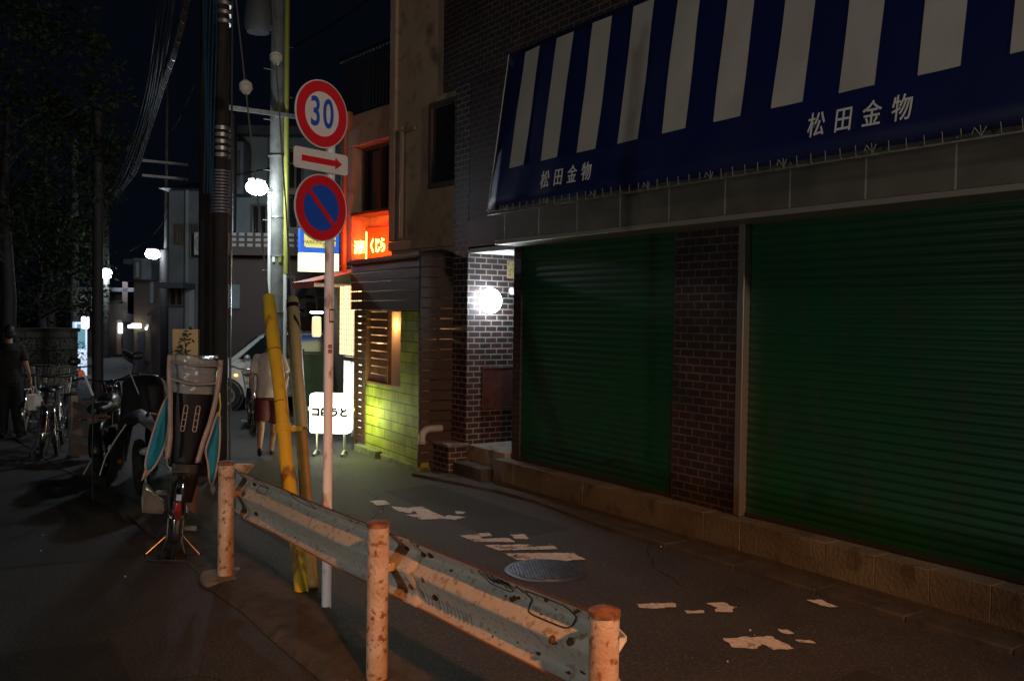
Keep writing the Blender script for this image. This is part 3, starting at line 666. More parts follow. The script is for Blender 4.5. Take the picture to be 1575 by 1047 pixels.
for (y, z) in ((4.1, .765), (3.95, .762), (2.76, .76), (2.98, .74), (2.72, .735), (4.2, .6), (3.9, .60), (2.8, .74)):
    p = beam_pt(y, z); q.xf(Matrix.Translation(p) @ Matrix.Rotation(-PI/2, 4, 'Y')); q.lathe([(.012, -.002), (.012, .0015)], 10)
for k in range(22):
    y = random.choice([random.uniform(2.7, 3.4), random.uniform(2.7, 4.0), random.uniform(4.3, 6.2)]); z = random.choice([random.uniform(.63, .74), random.uniform(.66, .72), random.uniform(.45, .5)])
    p = beam_pt(y, z, -.001); a = random.uniform(.004, .013)*(1.3 if y < 3.3 else .7)
    pts = [p+Vector((0, a*math.cos(t)*random.uniform(.8, 2.2), 0)) for t in ()]
    ring_ = []
    for i in range(9):
        t = 2*PI*i/9; yy = y+a*random.uniform(.7, 1.9)*math.cos(t); zz = min(.77, max(.44, z+a*random.uniform(.3, .8)*math.sin(t))); ring_.append(beam_pt(yy, zz, .0006))
    q.xf(); q.slab(ring_, (.002, 0, 0))
q.xf(); q.build('rust_spot', RUST, gr)
# reflector frames (rounded rectangles of dark adhesive) and scratches
def loop(m_, yc, zc, w_, h_, r=.003):
    pts = []
    for k in range(28):
        t = 2*PI*k/28; c_, s_ = math.cos(t), math.sin(t)
        pts.append(beam_pt(yc+w_/2*math.copysign(abs(c_)**.35, c_), zc+h_/2*math.copysign(abs(s_)**.35, s_), .001))
    m_.tube(pts, r, 5, close=True)
INK = mat('marker_ink', (.03, .035, .03), .6)
q = MB(); loop(q, 2.98, .70, .28, .10, .0035); loop(q, 3.35, .725, .20, .07, .002); loop(q, 5.35, .735, .30, .06, .002); loop(q, 6.05, .735, .18, .05, .002); loop(q, 6.1, .68, .16, .04, .002)
q.build('adhesive_outline', INK, gr)
q = MB()
random.seed(11)
def squig(y0, y1, z0, z1, n_, r=.0016):
    pts = []
    for i in range(n_):
        t = i/(n_-1); y = y0+(y1-y0)*t+.012*math.sin(i*1.9); z = (z0+z1)/2+(z1-z0)/2*math.sin(i*2.3+random.random()*.6); pts.append(beam_pt(y, z, .0015))
    sm = []
    for i in range(len(pts)-1):
        for k in range(3): sm.append(pts[i].lerp(pts[i+1], k/3))
    q.tube(sm, r, 4)
squig(3.42, 3.22, .70, .765, 16, .0022); squig(3.34, 3.12, .72, .76, 12, .0022); squig(4.75, 4.3, .735, .765, 16, .0012); squig(4.45, 4.3, .70, .73, 8, .0012)
for i in range(14):
    y = 3.55+i*.035; q.tube([beam_pt(y, .46+.0*i, .001), beam_pt(y+.015, .49, .001), beam_pt(y+.02, .515, .001)], .0011, 4)
q.build('scribble', INK, gr)
q = MB()
for k in range(26):
    y = 5.95-k*.06+random.uniform(-.01, .01); z = random.uniform(.455, .5); q.tube([beam_pt(y, z, .0008), beam_pt(y-.03, z+.012, .0008), beam_pt(y-.05, z+.003, .0008)], .0016, 4)
q.build('scuff', mat('scuff_pale', (.6, .62, .56), .6), gr)
# edge pieces: rusted rail edges
for z_, nm in ((.436, 'edge'), (.778, 'edge')):
    q = MB(); q.tube([beam_pt(2.61+i*.1, z_) for i in range(38)], .004, 6); q.build('rust_edge', RUST if z_ > .6 else mat('rust_orange', (.35, .13, .04), .8), gr)
# concrete footings
for i, (x, y) in enumerate(GP):
    m = MB(); m.xf(Matrix.Translation((x-2, y-4.2, 0)))
    pts = [(.16*math.copysign(abs(math.cos(t))**.5, math.cos(t))+random.uniform(-.015, .015), .17*math.copysign(abs(math.sin(t))**.5, math.sin(t))+random.uniform(-.015, .015)) for t in [2*PI*k/16 for k in range(16)]]
    m.prism(pts, -.02, .042); m.build('footing', CONC, gr, bev=.012)

# ------------------------------------------------------------------ guy wires and their yellow covers
YEL = mat('cover_yellow', (.72, .50, .04), .4, col2=(.62, .38, .03), scale=5, thr=(.4, .75), stretch=(1, 1, .3), col3=(.3, .14, .03), s3=10)
YELP = mat('cover_faded', (.52, .50, .30), .25, col2=(.44, .40, .22), scale=4, stretch=(1, 1, .3))
def at_y(A_, d_, py):       # parameter of the wire point seen at picture height py
    lo, hi = 0., 1.
    inv = CR.transposed()
    for _ in range(40):
        mid = (lo+hi)/2; v = inv @ (A_+d_*mid-CO); y_ = CY-F*v.y/(-v.z)
        if y_ > py: lo = mid
        else: hi = mid
    return lo
def guy(px0, px1, tt, label, cover, ball_t, clab):
    A0 = G(*px0); B0 = P(*px1, tt); d = (B0-A0)
    o = thing('guy_wire', label, 'guy wire', A0, 0, 'guy wires with round insulators')
    m_ = MB(); m_.tube([(0, 0, -.05), d], .007, 6); m_.build('wire', mat('guy_strand', (.35, .34, .32), .5, .6), o)
    bp = d*at_y(A0, d, ball_t); m_ = MB(); D = d.normalized(); Q = D.to_track_quat('Z', 'Y').to_matrix().to_4x4(); m_.xf(Matrix.Translation(bp) @ Q)
    m_.lathe([(.01, -.07), (.035, -.062), (.058, -.02), (.048, 0), (.058, .02), (.035, .062), (.01, .07)], 20); m_.build('insulator', mat('porcelain', (.62, .6, .55), .25), o)
    return A0, d
A1, dA = guy((465, 920), (330, -300), 10.2, 'guy wire in the yellow cover rising to the left pole side, lower white insulator', 0, 134, '')
A2, dB = guy((480, 905), (398, -300), 10.6, 'guy wire in the faded banded cover, insulator higher up beside the utility pole', 0, 89, '')
cov = thing('guy_cover', 'bright yellow leaning plastic tube around the nearer guy wire, paint scuffed', 'guy wire cover', A1, 0)
t1 = at_y(A1, dA, 456); m = MB(); e = dA*t1; m.tube([e*k/14+Vector((.004*math.sin(k*.9), .004*math.cos(k), 0)) for k in range(15)], [.046]*3+[.05]*11+[.046], 18)
m.build('tube', YEL, cov)
m = MB(); tb = at_y(A1, dA, 662); e = dA*tb; m.tube([e-dA.normalized()*.02, e+dA.normalized()*.045], .06, 18); m.box(e.x, e.x+.14, e.y-.02, e.y+.03, e.z-.01, e.z+.03); m.build('clamp', YEL, cov, bev=.006)
m = MB()
for py in (780, 620, 540): e = dA*at_y(A1, dA, py); m.tube([e, e+dA.normalized()*.008], .0525, 18)
m.build('tie_band', mat('band_brown', (.2, .12, .04), .6), cov)
cov2 = thing('guy_cover', 'faded cream yellow tube with a black top band, behind the bright yellow tube', 'guy wire cover', A2, 0)
t2 = at_y(A2, dB, 462); tb = at_y(A2, dB, 660)
m = MB(); m.tube([dB*tb, dB*t2, dB*t2+dB.normalized()*.03], [.05, .05, .035], 18); m.build('upper_tube', YELP, cov2)
m = MB(); m.tube([(0, 0, 0), dB*(tb-.002)], .043, 18); m.build('lower_tube', mat('cover_brown', (.42, .26, .08), .5, col2=(.3, .17, .05), scale=6), cov2)
m = MB(); ta = at_y(A2, dB, 475); m.tube([dB*ta, dB*(ta+.004)], .052, 18)
ta = at_y(A2, dB, 520); tbb = at_y(A2, dB, 495)
Dn = dB.normalized(); U_ = Vector((0, -1, 0)); U_ = (U_-Dn*U_.dot(Dn)).normalized(); V_ = Dn.cross(U_)
vs = []
for i in range(9):
    f_ = i/8; a = -1.2+1.6*f_; c_ = dB*(ta+(tbb-ta)*f_); n_ = U_*math.cos(a)-V_*math.sin(a)
    vs += [tuple(c_+n_*.0518), tuple(c_+n_*.0518+Dn*.05)]
m.add(vs, [(2*i, 2*i+1, 2*i+3, 2*i+2) for i in range(8)])
m.build('black_band', BLACKP, cov2, solid=.001)

# ------------------------------------------------------------------ utility poles
def pole(px, py_base, t, r0, r1, hgt, label, extra=None, group='utility poles'):
    b = P(px, py_base, t); o = thing('utility_pole', label, 'utility pole', (b.x, b.y, 0), 0, group)
    m_ = MB(); m_.tube([(0, 0, -.1), (0, 0, hgt)], [r0, r1], 24); m_.build('shaft', POLEC, o); return o
def rungs(o, r, z0, z1):
    m_ = MB(); z = z0; s_ = 1
    while z < z1: m_.tube([(s_*r*.8, 0, z), (s_*(r+.12), -.02, z)], .009, 6); z += .45; s_ = -s_
    m_.build('step_bolts', STEEL, o)
p1 = pole(424, 640, 16.6, .155, .11, 11, 'grey concrete utility pole behind the sign post, yellow plastic pipe on its side'); rungs(p1, .15, 2.2, 10)
dv = Vector((ray(424, 400).y, -ray(424, 400).x, 0)).normalized()     # rightward of the viewer
dv0 = Vector((ray(424, 400).x, ray(424, 400).y, 0)).normalized()
m = MB(); a = dv*.15-dv0*.08
m.tube([a+Vector((0, 0, .2)), a+Vector((0, 0, 2.6))], .035, 10); m.build('pipe', mat('pipe_white', (.6, .6, .55), .5), p1)
m = MB(); m.tube([a*1.05+Vector((0, 0, 2.6)), a*1.0+Vector((0, 0, 11))], .045, 10); m.build('pipe', mat('pipe_yellow', (.24, .24, .04), .5), p1)
m = MB(); a2 = -dv*.13-dv0*.1
m.tube([a2+Vector((0, 0, .2)), a2+Vector((0, 0, 4.05))], .03, 10); m.build('lamp_conduit', mat('pipe_white2', (.55, .55, .5), .4), p1)
m = MB()
for z in (1.9, 2.9, 3.6, 4.7): m.tube([(0, 0, z), (0, 0, z+.02)], .17, 20)
m.build('steel_band', STEEL, p1)
for z, mm in ((2.92, 'tag_white'), ): 
    for k, s_ in enumerate((-.06, .05)):
        m = MB(); q = -dv0*.158+dv*s_; m.xf(Matrix.Translation(q+Vector((0, 0, 2.85)))); m.box(-.025, .025, -.012, .0, -.05, .04); m.build('tag', mat('tag_white', (.7, .7, .6), .5) if k == 0 else MATS['pipe_yellow'], p1)
m = MB(); cc = -dv*.35; m.xf(Matrix.Translation(cc)); m.tube([(0, 0, 6.9), (0, 0, 7.0), (0, 0, 7.9), (0, 0, 8.0)], [.2, .24, .24, .18], 20); m.xf(); m.box(cc.x-.05, .05, -.04, .04, 6.95, 7.03); m.build('transformer', mat('transformer_grey', (.07, .07, .07), .6), p1)
m = MB(); m.box(-1.1, 1.1, -.2, -.12, 5.4, 5.47); m.build('crossarm', STEEL, p1)
# dark pole pair in the middle with cables running down
p2 = pole(315, 720, 10.6, .085, .07, 10, 'thin dark steel pole left of the twin poles, blue cables running down it')
p3 = pole(337, 720, 10.3, .092, .08, 10, 'dark brown utility pole of the twin pair right behind the child seat cover')
BROWN = mat('pole_brown', (.024, .018, .018), .7, col2=(.016, .013, .013), scale=5, stretch=(1, 1, .3))
for o in (p2, p3):
    o.children[0].data.materials[0] = BROWN
m = MB()
for i in range(5):
    pts = []
    for k in range(22):
        z = 3.2+k*.32; pts.append(dv*(.01+i*.027+.014*math.sin(k*.7+i))-dv0*(.46+.012*(i % 2))+Vector((0, 0, z)))
    m.tube(pts, .0095, 6)
m.build('blue_cable', mat('cable_blue', (.015, .06, .13), .4), p2)
m = MB()
for k in range(14):
    z = 3.0+k*.035; m.tube([(0, 0, z), (0, 0, z+.02)], .112, 20)
m.build('perforated_band', mat('band_grey', (.22, .2, .25), .5, .5), p3)
m = MB(); m.tube([(.105, -.05, 0.1), (.105, -.05, 9)], .013, 8); m.build('conduit', mat('shiny_conduit', (.5, .5, .5), .2, .9), p3)
m = MB()
for k in range(5): m.tube([(.0, 0, 3.62+k*.075), (.0, 0, 3.66+k*.075)], .108, 16)
for k in range(3): m.tube([(.02, 0, 5.1+k*.1), (.02, 0, 5.14+k*.1)], .108, 16)
m.build('clip', STEEL, p3)
# black clad strip right of it with shine (junction pipe behind)
p4 = pole(356, 640, 19.3, .085, .085, 6, 'glossy black clad pole catching the lamp light right of the twin poles')
p4.children[0].data.materials[0] = mat('gloss_black', (.03, .03, .035), .18, bump=.8, bscale=22)
# second pole with street light 2, thin upper extension
p5 = pole(253, 590, 25, .15, .13, 3.55, 'thick dark pole with a thin upper extension and lamp, left of the planter board')
p5.children[0].data.materials[0] = BROWN
m = MB(); m.tube([(.02, 0, 3.5), (.05, 0, 8.2)], [.05, .03], 12); m.build('extension', POLEC, p5)
m = MB(); m.box(-.6, .6, -.05, .05, 5.5, 5.56); m.box(-.6, .6, -.05, .05, 5.9, 5.96); m.build('crossarm', STEEL, p5)
p6 = pole(163, 560, 36, .14, .10, 7.2, 'far thin pole carrying the leftmost street lamp'); 
p7 = pole(115, 590, 27, .13, .1, 2.9+4, 'thin grey pole standing before the lit doorway at far left')
p8 = pole(150, 640, 20, .12, .1, 6.2, 'dark pole right of the lit doorway, in front of the far houses')
p8.children[0].data.materials[0] = BROWN
# street lights
LG = mat('led_cold', (1, 1, 1), .4, emit=(.78, .9, 1), es=60)
def street_light(px, py, t, label, power, size, polep):
    c_ = P(px, py, t); o = thing('street_light', label, 'street lamp', c_, 0, None)
    d_ = Vector((polep.location.x-c_.x, polep.location.y-c_.y, 0))
    ang = math.atan2(d_.y, d_.x); R = Matrix.Rotation(ang, 4, 'Z')
    m_ = MB(); m_.xf(R); m_.tube([(size*.8, 0, .03), (d_.length*.6, 0, .02), (d_.length-.03, 0, -.05)], .018, 8); m_.build('arm', STEEL, o)
    m_ = MB(); m_.xf(R @ Matrix.Diagonal((1.5, .7, .4, 1))); m_.ball((0, 0, size*1.9), size*.8, 16, 8); m_.build('housing', mat('lamp_housing', (.6, .6, .58), .4), o)
    m_ = MB(); m_.xf(R @ Matrix.Diagonal((1.35, .9, .75, 1))); m_.ball((0, 0, 0), size, 18, 10); m_.build('diffuser', LG, o)
    lamp('bulb_light', o, (-dv0.x*.6, -dv0.y*.6, -size*1.5), power, (.75, .88, 1), .1); return o
street_light(395, 289, 16.0, 'brightest cold white street lamp, on the pole behind the round signs', 150, .17, p1)
street_light(235, 391, 24.5, 'second cold street lamp on the thick dark pole, left of the twin poles', 35, .17, p5)
street_light(163, 421, 35.6, 'leftmost and farthest cold street lamp with a bright glare', 14, .26, p6)

# ------------------------------------------------------------------ overhead cables
random.seed(3)
def cable(pts, r, m_):
    # pts: control points, smooth
    out = []; n_ = len(pts)
    for i in range(n_-1):
        p0 = pts[max(i-1, 0)]; p1_ = pts[i]; p2_ = pts[i+1]; p3_ = pts[min(i+2, n_-1)]
        for k in range(8):
            t = k/8; out.append(.5*((2*p1_)+(-p0+p2_)*t+(2*p0-5*p1_+4*p2_-p3_)*t*t+(-p0+3*p1_-3*p2_+p3_)*t*t*t))
    out.append(pts[-1]); m_.tube(out, r, 5)
cb = thing('cable_bundle', 'bundle of dark overhead cables sagging down at upper left, spiral bound and glinting', 'cables')
SHC = mat('cable_sheen', (.006, .0055, .005), .6, spec=.06)
base = [(262, -40, 7), (248, 60, 9), (232, 150, 12), (212, 220, 16), (190, 275, 22), (166, 312, 30)]
for k in range(7):
    m = MB(); pts = [P(x+(k-3)*4*(1-i*.1)+random.uniform(-2, 2), y+random.uniform(-4, 4), t) for i, (x, y, t) in enumerate(base)]
    cable(pts, .006, m); m.build('cable', SHC, cb)
m = MB(); pts = [P(x, y, t) for x, y, t in [(292, -20, 7), (270, 75, 9), (248, 140, 12), (224, 215, 16), (204, 270, 22), (172, 305, 30)]]
sp = []
for i in range(len(pts)-1):
    for k in range(40):
        q = pts[i].lerp(pts[i+1], k/40); a = (i*40+k)*.9; rr = .03
        sp.append(q+Vector((rr*math.cos(a), rr*math.sin(a)*.6, rr*math.sin(a))))
m.tube(sp, .004, 4); m.build('spiral_binder', mat('binder', (.05, .045, .04), .35, .3), cb)
for k in range(3):
    m = MB(); cable([P(x+k*3-3, y, t) for x, y, t in [(292, -20, 7), (270, 75, 9), (248, 140, 12), (224, 215, 16), (204, 270, 22), (172, 305, 30)]], .012, m); m.build('cable', SHC, cb)
wl = [([(440, 78, 16.6), (500, 45, 18), (575, -5, 20)], 'wire crossing from the utility pole to the upper right'),
      ([(300, 230, 24), (275, 300, 24.5), (235, 362, 25), (200, 386, 30)], 'thin slack wire dropping toward the second street lamp'),
      ([(340, 275, 20), (400, 262, 18), (455, 250, 16)], 'thin wire passing behind the arrow plate'),
      ([(300, 130, 20), (275, 185, 24), (258, 207, 26)], 'short slack wire high left of the twin poles')]
for pts, lb in wl:
    m = MB(); cable([P(*q) for q in pts], .012, m); o = m.build('overhead_wire', SHC, None); tag(o, lb, 'wire')
# ------------------------------------------------------------------ bicycles (local: +Y ahead, origin under the rear wheel)
def wheel(parent, y, R=.32, tr=.02, r_=.0, x=0):
    m_ = MB(); m_.torus((x, y, R), (1, 0, 0), R-.028, .011, 36, 6); w_ = m_.build('wheel', CHROME, parent)
    m_ = MB(); m_.torus((x, y, R), (1, 0, 0), R-tr, tr, 40, 8); m_.build('tyre', RUBBER, w_)
    m_ = MB()
    for i in range(28):
        a = 2*PI*i/28; s_ = .03 if i % 2 else -.03; m_.tube([(x+s_, y+.02*math.cos(a+1), R+.02*math.sin(a+1)), (x, y+(R-.03)*math.cos(a), R+(R-.03)*math.sin(a))], .0016, 4)
    m_.build('spokes', STEEL, w_)
    m_ = MB(); m_.tube([(x-.05, y, R), (x-.03, y, R), (x+.03, y, R), (x+.05, y, R)], [.012, .022, .022, .012], 12); m_.build('hub', STEEL, w_)
def guard_(parent, y, R, a0, a1, mm, wd=.03, x=0):
    m_ = MB(); rows = []
    for i in range(15):
        a = a0+(a1-a0)*i/14
        rows.append([(x+wd*u, y+(R+.025-.012*u*u)*math.cos(a), R+(R+.025-.012*u*u)*math.sin(a)) for u in (-1, -.5, 0, .5, 1)])
    m_.grid(rows); return m_.build('mudguard', mm, parent, solid=.002)
def bicycle(label, frame_m, loc, h, group=None, basket=True, lean=0., rearseat=False, cat='bicycle', fullstand=False, swept=.3):
    h = Vector(h).normalized(); a = math.atan2(-h.x, h.y)
    M_ = Matrix.Translation(loc) @ Matrix.Rotation(a, 4, 'Z') @ Matrix.Rotation(lean, 4, 'Y')
    o = thing('bicycle', label, cat, M=M_, group=group)
    wheel(o, 0); wheel(o, 1.07)
    m_ = MB()
    bb = (0, .46, .28); st = (0, .33, .72); ht = (0, .86, .82); hb = (0, .89, .68)
    m_.tube([bb, st], .016, 10); m_.tube([bb, (0, .72, .45), hb], .02, 10); m_.tube([(0, .40, .5), (0, .7, .55), (0, .87, .74)], .015, 8); m_.tube([ht, hb], .02, 10)
    for s_ in (-1, 1):
        m_.tube([(s_*.02, .44, .28), (s_*.055, 0, .32)], .009, 8); m_.tube([(s_*.02, .34, .62), (s_*.055, 0, .32)], .008, 8)
        m_.tube([(s_*.03, .90, .66), (s_*.045, .97, .5), (s_*.05, 1.07, .32)], .011, 8)
    m_.build('frame', frame_m, o)
    guard_(o, 0, .32, .2, 3.5, CHROME); guard_(o, 1.07, .32, .5, 2.9, CHROME)
    m_ = MB(); m_.tube([(0, .33, .70), (0, .31, .83)], .012, 8); m_.xf(Matrix.Translation((0, .29, .86)) @ Matrix.Diagonal((1, 1, .35, 1))); m_.ball((0, -.03, 0), (.10, .11, .1), 14, 8); m_.ball((0, .1, 0), (.035, .1, .08), 12, 6); m_.build('saddle', BLACKP, o)
    m_ = MB(); m_.tube([(0, .86, .80), (0, .845, .98)], .012, 8)
    m_.tube([(-.29, .62, 1.02), (-.28, .72, 1.03), (-.2, .85, 1.0), (0, .87, .98), (.2, .85, 1.0), (.28, .72, 1.03), (.29, .62, 1.02)], .011, 8); hbm = m_.build('handlebar', CHROME, o)
    m_ = MB()
    for s_ in (-1, 1): m_.tube([(s_*.29, .60, 1.02), (s_*.283, .71, 1.03)], .016, 8)
    m_.build('grip', RUBBER, hbm)
    if basket:
        m_ = MB()
        z0, z1 = .72, .98
        for k in range(6):
            f_ = k/5; z = z0+(z1-z0)*f_; a_ = .12+.05*f_; y0 = .98-.02*f_; y1 = 1.22+.05*f_
            m_.tube([(-a_, y0, z), (a_, y0, z), (a_, y1, z), (-a_, y1, z)], .0035 if k < 5 else .006, 4, close=True)
        for k in range(7):
            u = -1+2*k/6; m_.tube([(u*.17, 1.27, z1), (u*.12, 1.22, z0), (u*.12, .98, z0), (u*.17, .96, z1)], .003, 4)
        for s_ in (-1, 1):
            for k in range(6): v_ = k/5; m_.tube([(s_*.17, .96+.31*v_, z1), (s_*.12, .98+.24*v_, z0)], .003, 4)
        m_.build('basket', STEEL, o)
    m_ = MB(); m_.tube([(.03, .46, .28), (.05, .46, .28)], [.08, .08], 20); m_.tube([(.05, .46, .28), (.07, .5, .13), (.14, .5, .13)], .009, 6); m_.tube([(-.05, .46, .28), (-.07, .42, .43), (-.14, .42, .43)], .009, 6)
    m_.box(.08, .17, .46, .54, .12, .14); m_.box(-.17, -.08, .38, .46, .42, .44); m_.build('crank', STEEL, o)
    m_ = MB(); m_.tube([(.06, .5, .31), (.06, .0, .345)], .02, 6); m_.build('chain_guard', frame_m, o)
    m_ = MB()
    if fullstand:
        w_ = .2
        m_.tube([(-.055, .0, .31), (-.055, -.02, .15), (-.10, -.07, .03)], .007, 6); m_.tube([(.055, 0, .31), (.055, -.02, .15), (.10, -.07, .03)], .007, 6)
        m_.tube([(-w_, -.06, .055), (-w_, -.10, .03), (-.12, -.125, .025), (.12, -.125, .025), (w_, -.10, .03), (w_, -.06, .055)], .009, 8)
        m_.tube([(-.06, -.0, .18), (-w_, -.06, .045)], .005, 6); m_.tube([(.06, 0, .18), (w_, -.06, .045)], .005, 6)
    else: m_.tube([(-.05, .02, .31), (-.13, -.05, .01)], .008, 6)
    m_.build('stand', CHROME, o)
    m_ = MB(); m_.box(-.06, .06, -.2, .24, .70, .71)
    for s_ in (-1, 1): m_.tube([(s_*.06, -.2, .705), (s_*.06, .24, .705)], .006, 6); m_.tube([(s_*.055, 0, .32), (s_*.06, -.08, .7)], .006, 6)
    m_.build('carrier', CHROME, o)
    m_ = MB(); m_.box(-.02, .02, -.36, -.352, .38, .44); m_.build('reflector', mat('reflector_red', (.12, .01, .01), .3, emit=(.5, .01, .01), es=.0), o)
    return o
FRM = [mat('frame_black', (.03, .03, .035), .25), mat('frame_silver', (.4, .4, .42), .25, .8), mat('frame_maroon', (.12, .02, .025), .3)]
# the bicycle with the child seat under a rain cover
hb0 = G(265, 866); hd = Vector((.25, 1.0, 0)).normalized()
bk = bicycle('bicycle seen from behind, clear rain cover with teal sides over its child seat', FRM[0], hb0+hd*.12, hd, basket=False, lean=.085, fullstand=True)
TAPE = mat('cover_piping', (.5, .38, .34), .6, col2=(.4, .3, .27), scale=9)
TEAL = mat('teal_fabric', (.01, .24, .36), .6, col2=(.008, .2, .3), scale=6, bump=.3, bscale=90)
VINYL = mat('clear_vinyl', (.7, .7, .7), .15, alpha=.42, bump=1., bscale=14, spec=1.)
SEATB = mat('seat_black', (.008, .008, .009), .5)
# seat shell
m = MB(); rows = []
for i in range(14):
    f_ = i/13; z = .70+.72*f_; hwid = .115+.05*math.sin(min(1, f_*1.1)*PI/2)-.03*max(0, f_-.8)*5*.5
    yb = -.02-.06*f_
    rows.append([(.03+hwid*u, yb+.10*u*u*(1 if abs(u) > .5 else .8), z) for u in (-1, -.8, -.5, 0, .5, .8, 1)])
m.grid([r[::-1] for r in rows]); seat = m.build('child_seat', SEATB, bk, solid=.015)
m = MB(); m.box(-.07, .13, .0, .34, .70, .74); m.box(-.10, -.07, .0, .3, .72, .95); m.box(.13, .16, .0, .3, .72, .95); m.build('seat_base', SEATB, seat, bev=.02)
for s_ in (-.012, .075):
    m = MB(); M_ = Matrix.Translation((s_, -.066, 1.09)) @ Matrix.Rotation(.07, 4, 'Y'); m.xf(M_)
    pts = [(.014*math.cos(t)+0, 0, (.085 if math.sin(t) > 0 else -.085)+.014*math.sin(t)) for t in [2*PI*k/20 for k in range(20)]]
    m.tube(pts, .004, 6, close=True); 
    for z in (-.05, 0, .05): m.box(-.008, .008, -.003, .003, z-.014, z-.008)
    m.build('slot_rail', TAPE, seat)
# rear tail of the seat, reflector tongue
m = MB(); m.rings([(.03, -.05, .45, .07, .015), (.03, -.06, .6, .095, .018), (.03, -.05, .74, .10, .02)], 16); m.build('seat_tail', SEATB, seat)
# cover: clear hood
m = MB(); rows = []
for i in range(16):
    f_ = i/15; z = 1.28+.27*f_
    rows.append([(.03+(.178+.006*math.sin(f_*9))*math.sin(u*PI/2)*1.0, -.10-.02*f_+.20*(1-math.cos(u*PI/2))+.022*noise.noise(Vector((u*2.2, f_*7+u*.8, 0)))+.010*noise.noise(Vector((u*6, f_*13, 3))), z+.014*math.cos(u*PI+.6)*f_+.02*f_*noise.noise(Vector((u*3, 1, 7)))) for u in [-1+.1*k for k in range(21)]])
m.grid([r[::-1] for r in rows]); hood = m.build('rain_cover', VINYL, bk, sub=1)
m = MB(); rows = []
for i in range(8):
    f_ = i/7; rows.append([(.03+.17*(1-.25*f_*f_)*math.sin(u*PI/2), -.11+.3*(1-math.cos(u*PI/2))+.42*f_*.9, 1.555+.05*math.sin(f_*PI)-.08*f_) for u in [-1+.125*k for k in range(17)]])
m.grid(rows); m.build('hood_top', VINYL, hood, sub=1)
def strap(pts, wd, m_):
    vs = []
    P3 = [Vector(p) for p in pts]
    sm = []
    for i in range(len(P3)-1):
        for k in range(6): 
            t = k/6; p0 = P3[max(i-1, 0)]; a_ = P3[i]; b_ = P3[i+1]; c_ = P3[min(i+2, len(P3)-1)]
            sm.append(.5*((2*a_)+(-p0+b_)*t+(2*p0-5*a_+4*b_-c_)*t*t+(-p0+3*a_-3*b_+c_)*t*t*t))
    sm.append(P3[-1])
    for i, p in enumerate(sm):
        d = (sm[min(i+1, len(sm)-1)]-sm[max(i-1, 0)]).normalized(); s_ = d.cross(Vector((0, 1, 0))).normalized()
        vs += [tuple(p-s_*wd/2), tuple(p+Vector((0, -.006, 0))), tuple(p+s_*wd/2)]
    m_.add(vs, [(3*i+j, 3*i+j+1, 3*i+4+j, 3*i+3+j) for i in range(len(sm)-1) for j in range(2)])
m = MB()
strap([(-.155, -.06, 1.56), (-.150, -.10, 1.44), (-.125, -.12, 1.25), (-.112, -.12, 1.10), (-.10, -.12, .95), (-.105, -.11, .81), (-.118, -.11, .80)], .034, m)
strap([(.212, -.06, 1.55), (.212, -.10, 1.42), (.20, -.12, 1.25), (.175, -.12, 1.08), (.14, -.12, .93), (.115, -.11, .79), (.10, -.11, .78)], .034, m)
strap([(-.14, -.105, 1.385), (.03, -.128, 1.355), (.21, -.105, 1.375)], .016, m)
strap([(-.14, -.105, 1.515), (.03, -.125, 1.495), (.21, -.105, 1.51)], .012, m)
m.build('piping', TAPE, hood, solid=.004)
def lens(outline, bulge, yy, m_, side):
    c_ = Vector((sum(p[0] for p in outline)/len(outline), yy-bulge, sum(p[1] for p in outline)/len(outline)))
    n_ = len(outline); rings_ = []
    for k in range(5):
        f_ = k/5; rings_.append([Vector((c_.x+(p[0]-c_.x)*(1-f_), yy+side*(p[0]-c_.x)*.8-bulge*math.sin(f_*PI/2), c_.z+(p[1]-c_.z)*(1-f_))) for p in outline])
    vs = [tuple(p) for r in rings_ for p in r]+[tuple(c_)]
    fs = [(k*n_+i, k*n_+(i+1) % n_, (k+1)*n_+(i+1) % n_, (k+1)*n_+i) for k in range(4) for i in range(n_)]+[(4*n_+i, 4*n_+(i+1) % n_, 5*n_) for i in range(n_)]
    m_.add(vs, fs)
def smoothpoly(pts, n_=5):
    out = []; k = len(pts)
    for i in range(k):
        p0, a_, b_, c_ = [Vector((*pts[(i+j) % k], 0)) for j in (-1, 0, 1, 2)]
        for q in range(n_):
            t = q/n_; v = .5*((2*a_)+(-p0+b_)*t+(2*p0-5*a_+4*b_-c_)*t*t+(-p0+3*a_-3*b_+c_)*t*t*t); out.append((v.x, v.y))
    return out
lo_ = smoothpoly([(-.118, 1.27), (-.165, 1.2), (-.205, 1.05), (-.235, .90), (-.255, .75), (-.24, .68), (-.20, .70), (-.155, .80), (-.125, .92), (-.12, 1.08)])
ro_ = smoothpoly([(.235, 1.15), (.255, 1.0), (.262, .85), (.255, .70), (.24, .60), (.215, .62), (.19, .75), (.165, .85), (.19, .98), (.21, 1.08)])
for ol, sd, nm in ((lo_, -1, 'l'), (ro_, .5, 'r')):
    m = MB(); lens(ol, .03, -.06, m, sd*-.3); pn = m.build('side_panel', TEAL, hood, solid=.003)
    m = MB(); c0 = sum(p[0] for p in ol)/len(ol); m.tube([(p[0], -.064+sd*-.3*(p[0]-c0)*.8, p[1]) for p in ol], .008, 6, close=True); m.build('panel_piping', TAPE, pn)
m = MB(); m.slab([(-.25, -.07, .72), (-.275, -.07, .60), (-.235, -.07, .64), (-.19, -.07, .72)], (0, .004, 0)); m.slab([(.23, -.06, .62), (.265, -.06, .56), (.25, -.06, .5), (.225, -.06, .55)], (0, .004, 0)); m.build('cover_tail', TAPE, hood)
m = MB(); m.tube([(.236, -.07, 1.12), (.24, -.08, 1.2), (.225, -.07, 1.3)], .006, 6); m.build('reflective_trim', mat('hi_vis', (.7, .8, .1), .4), hood)
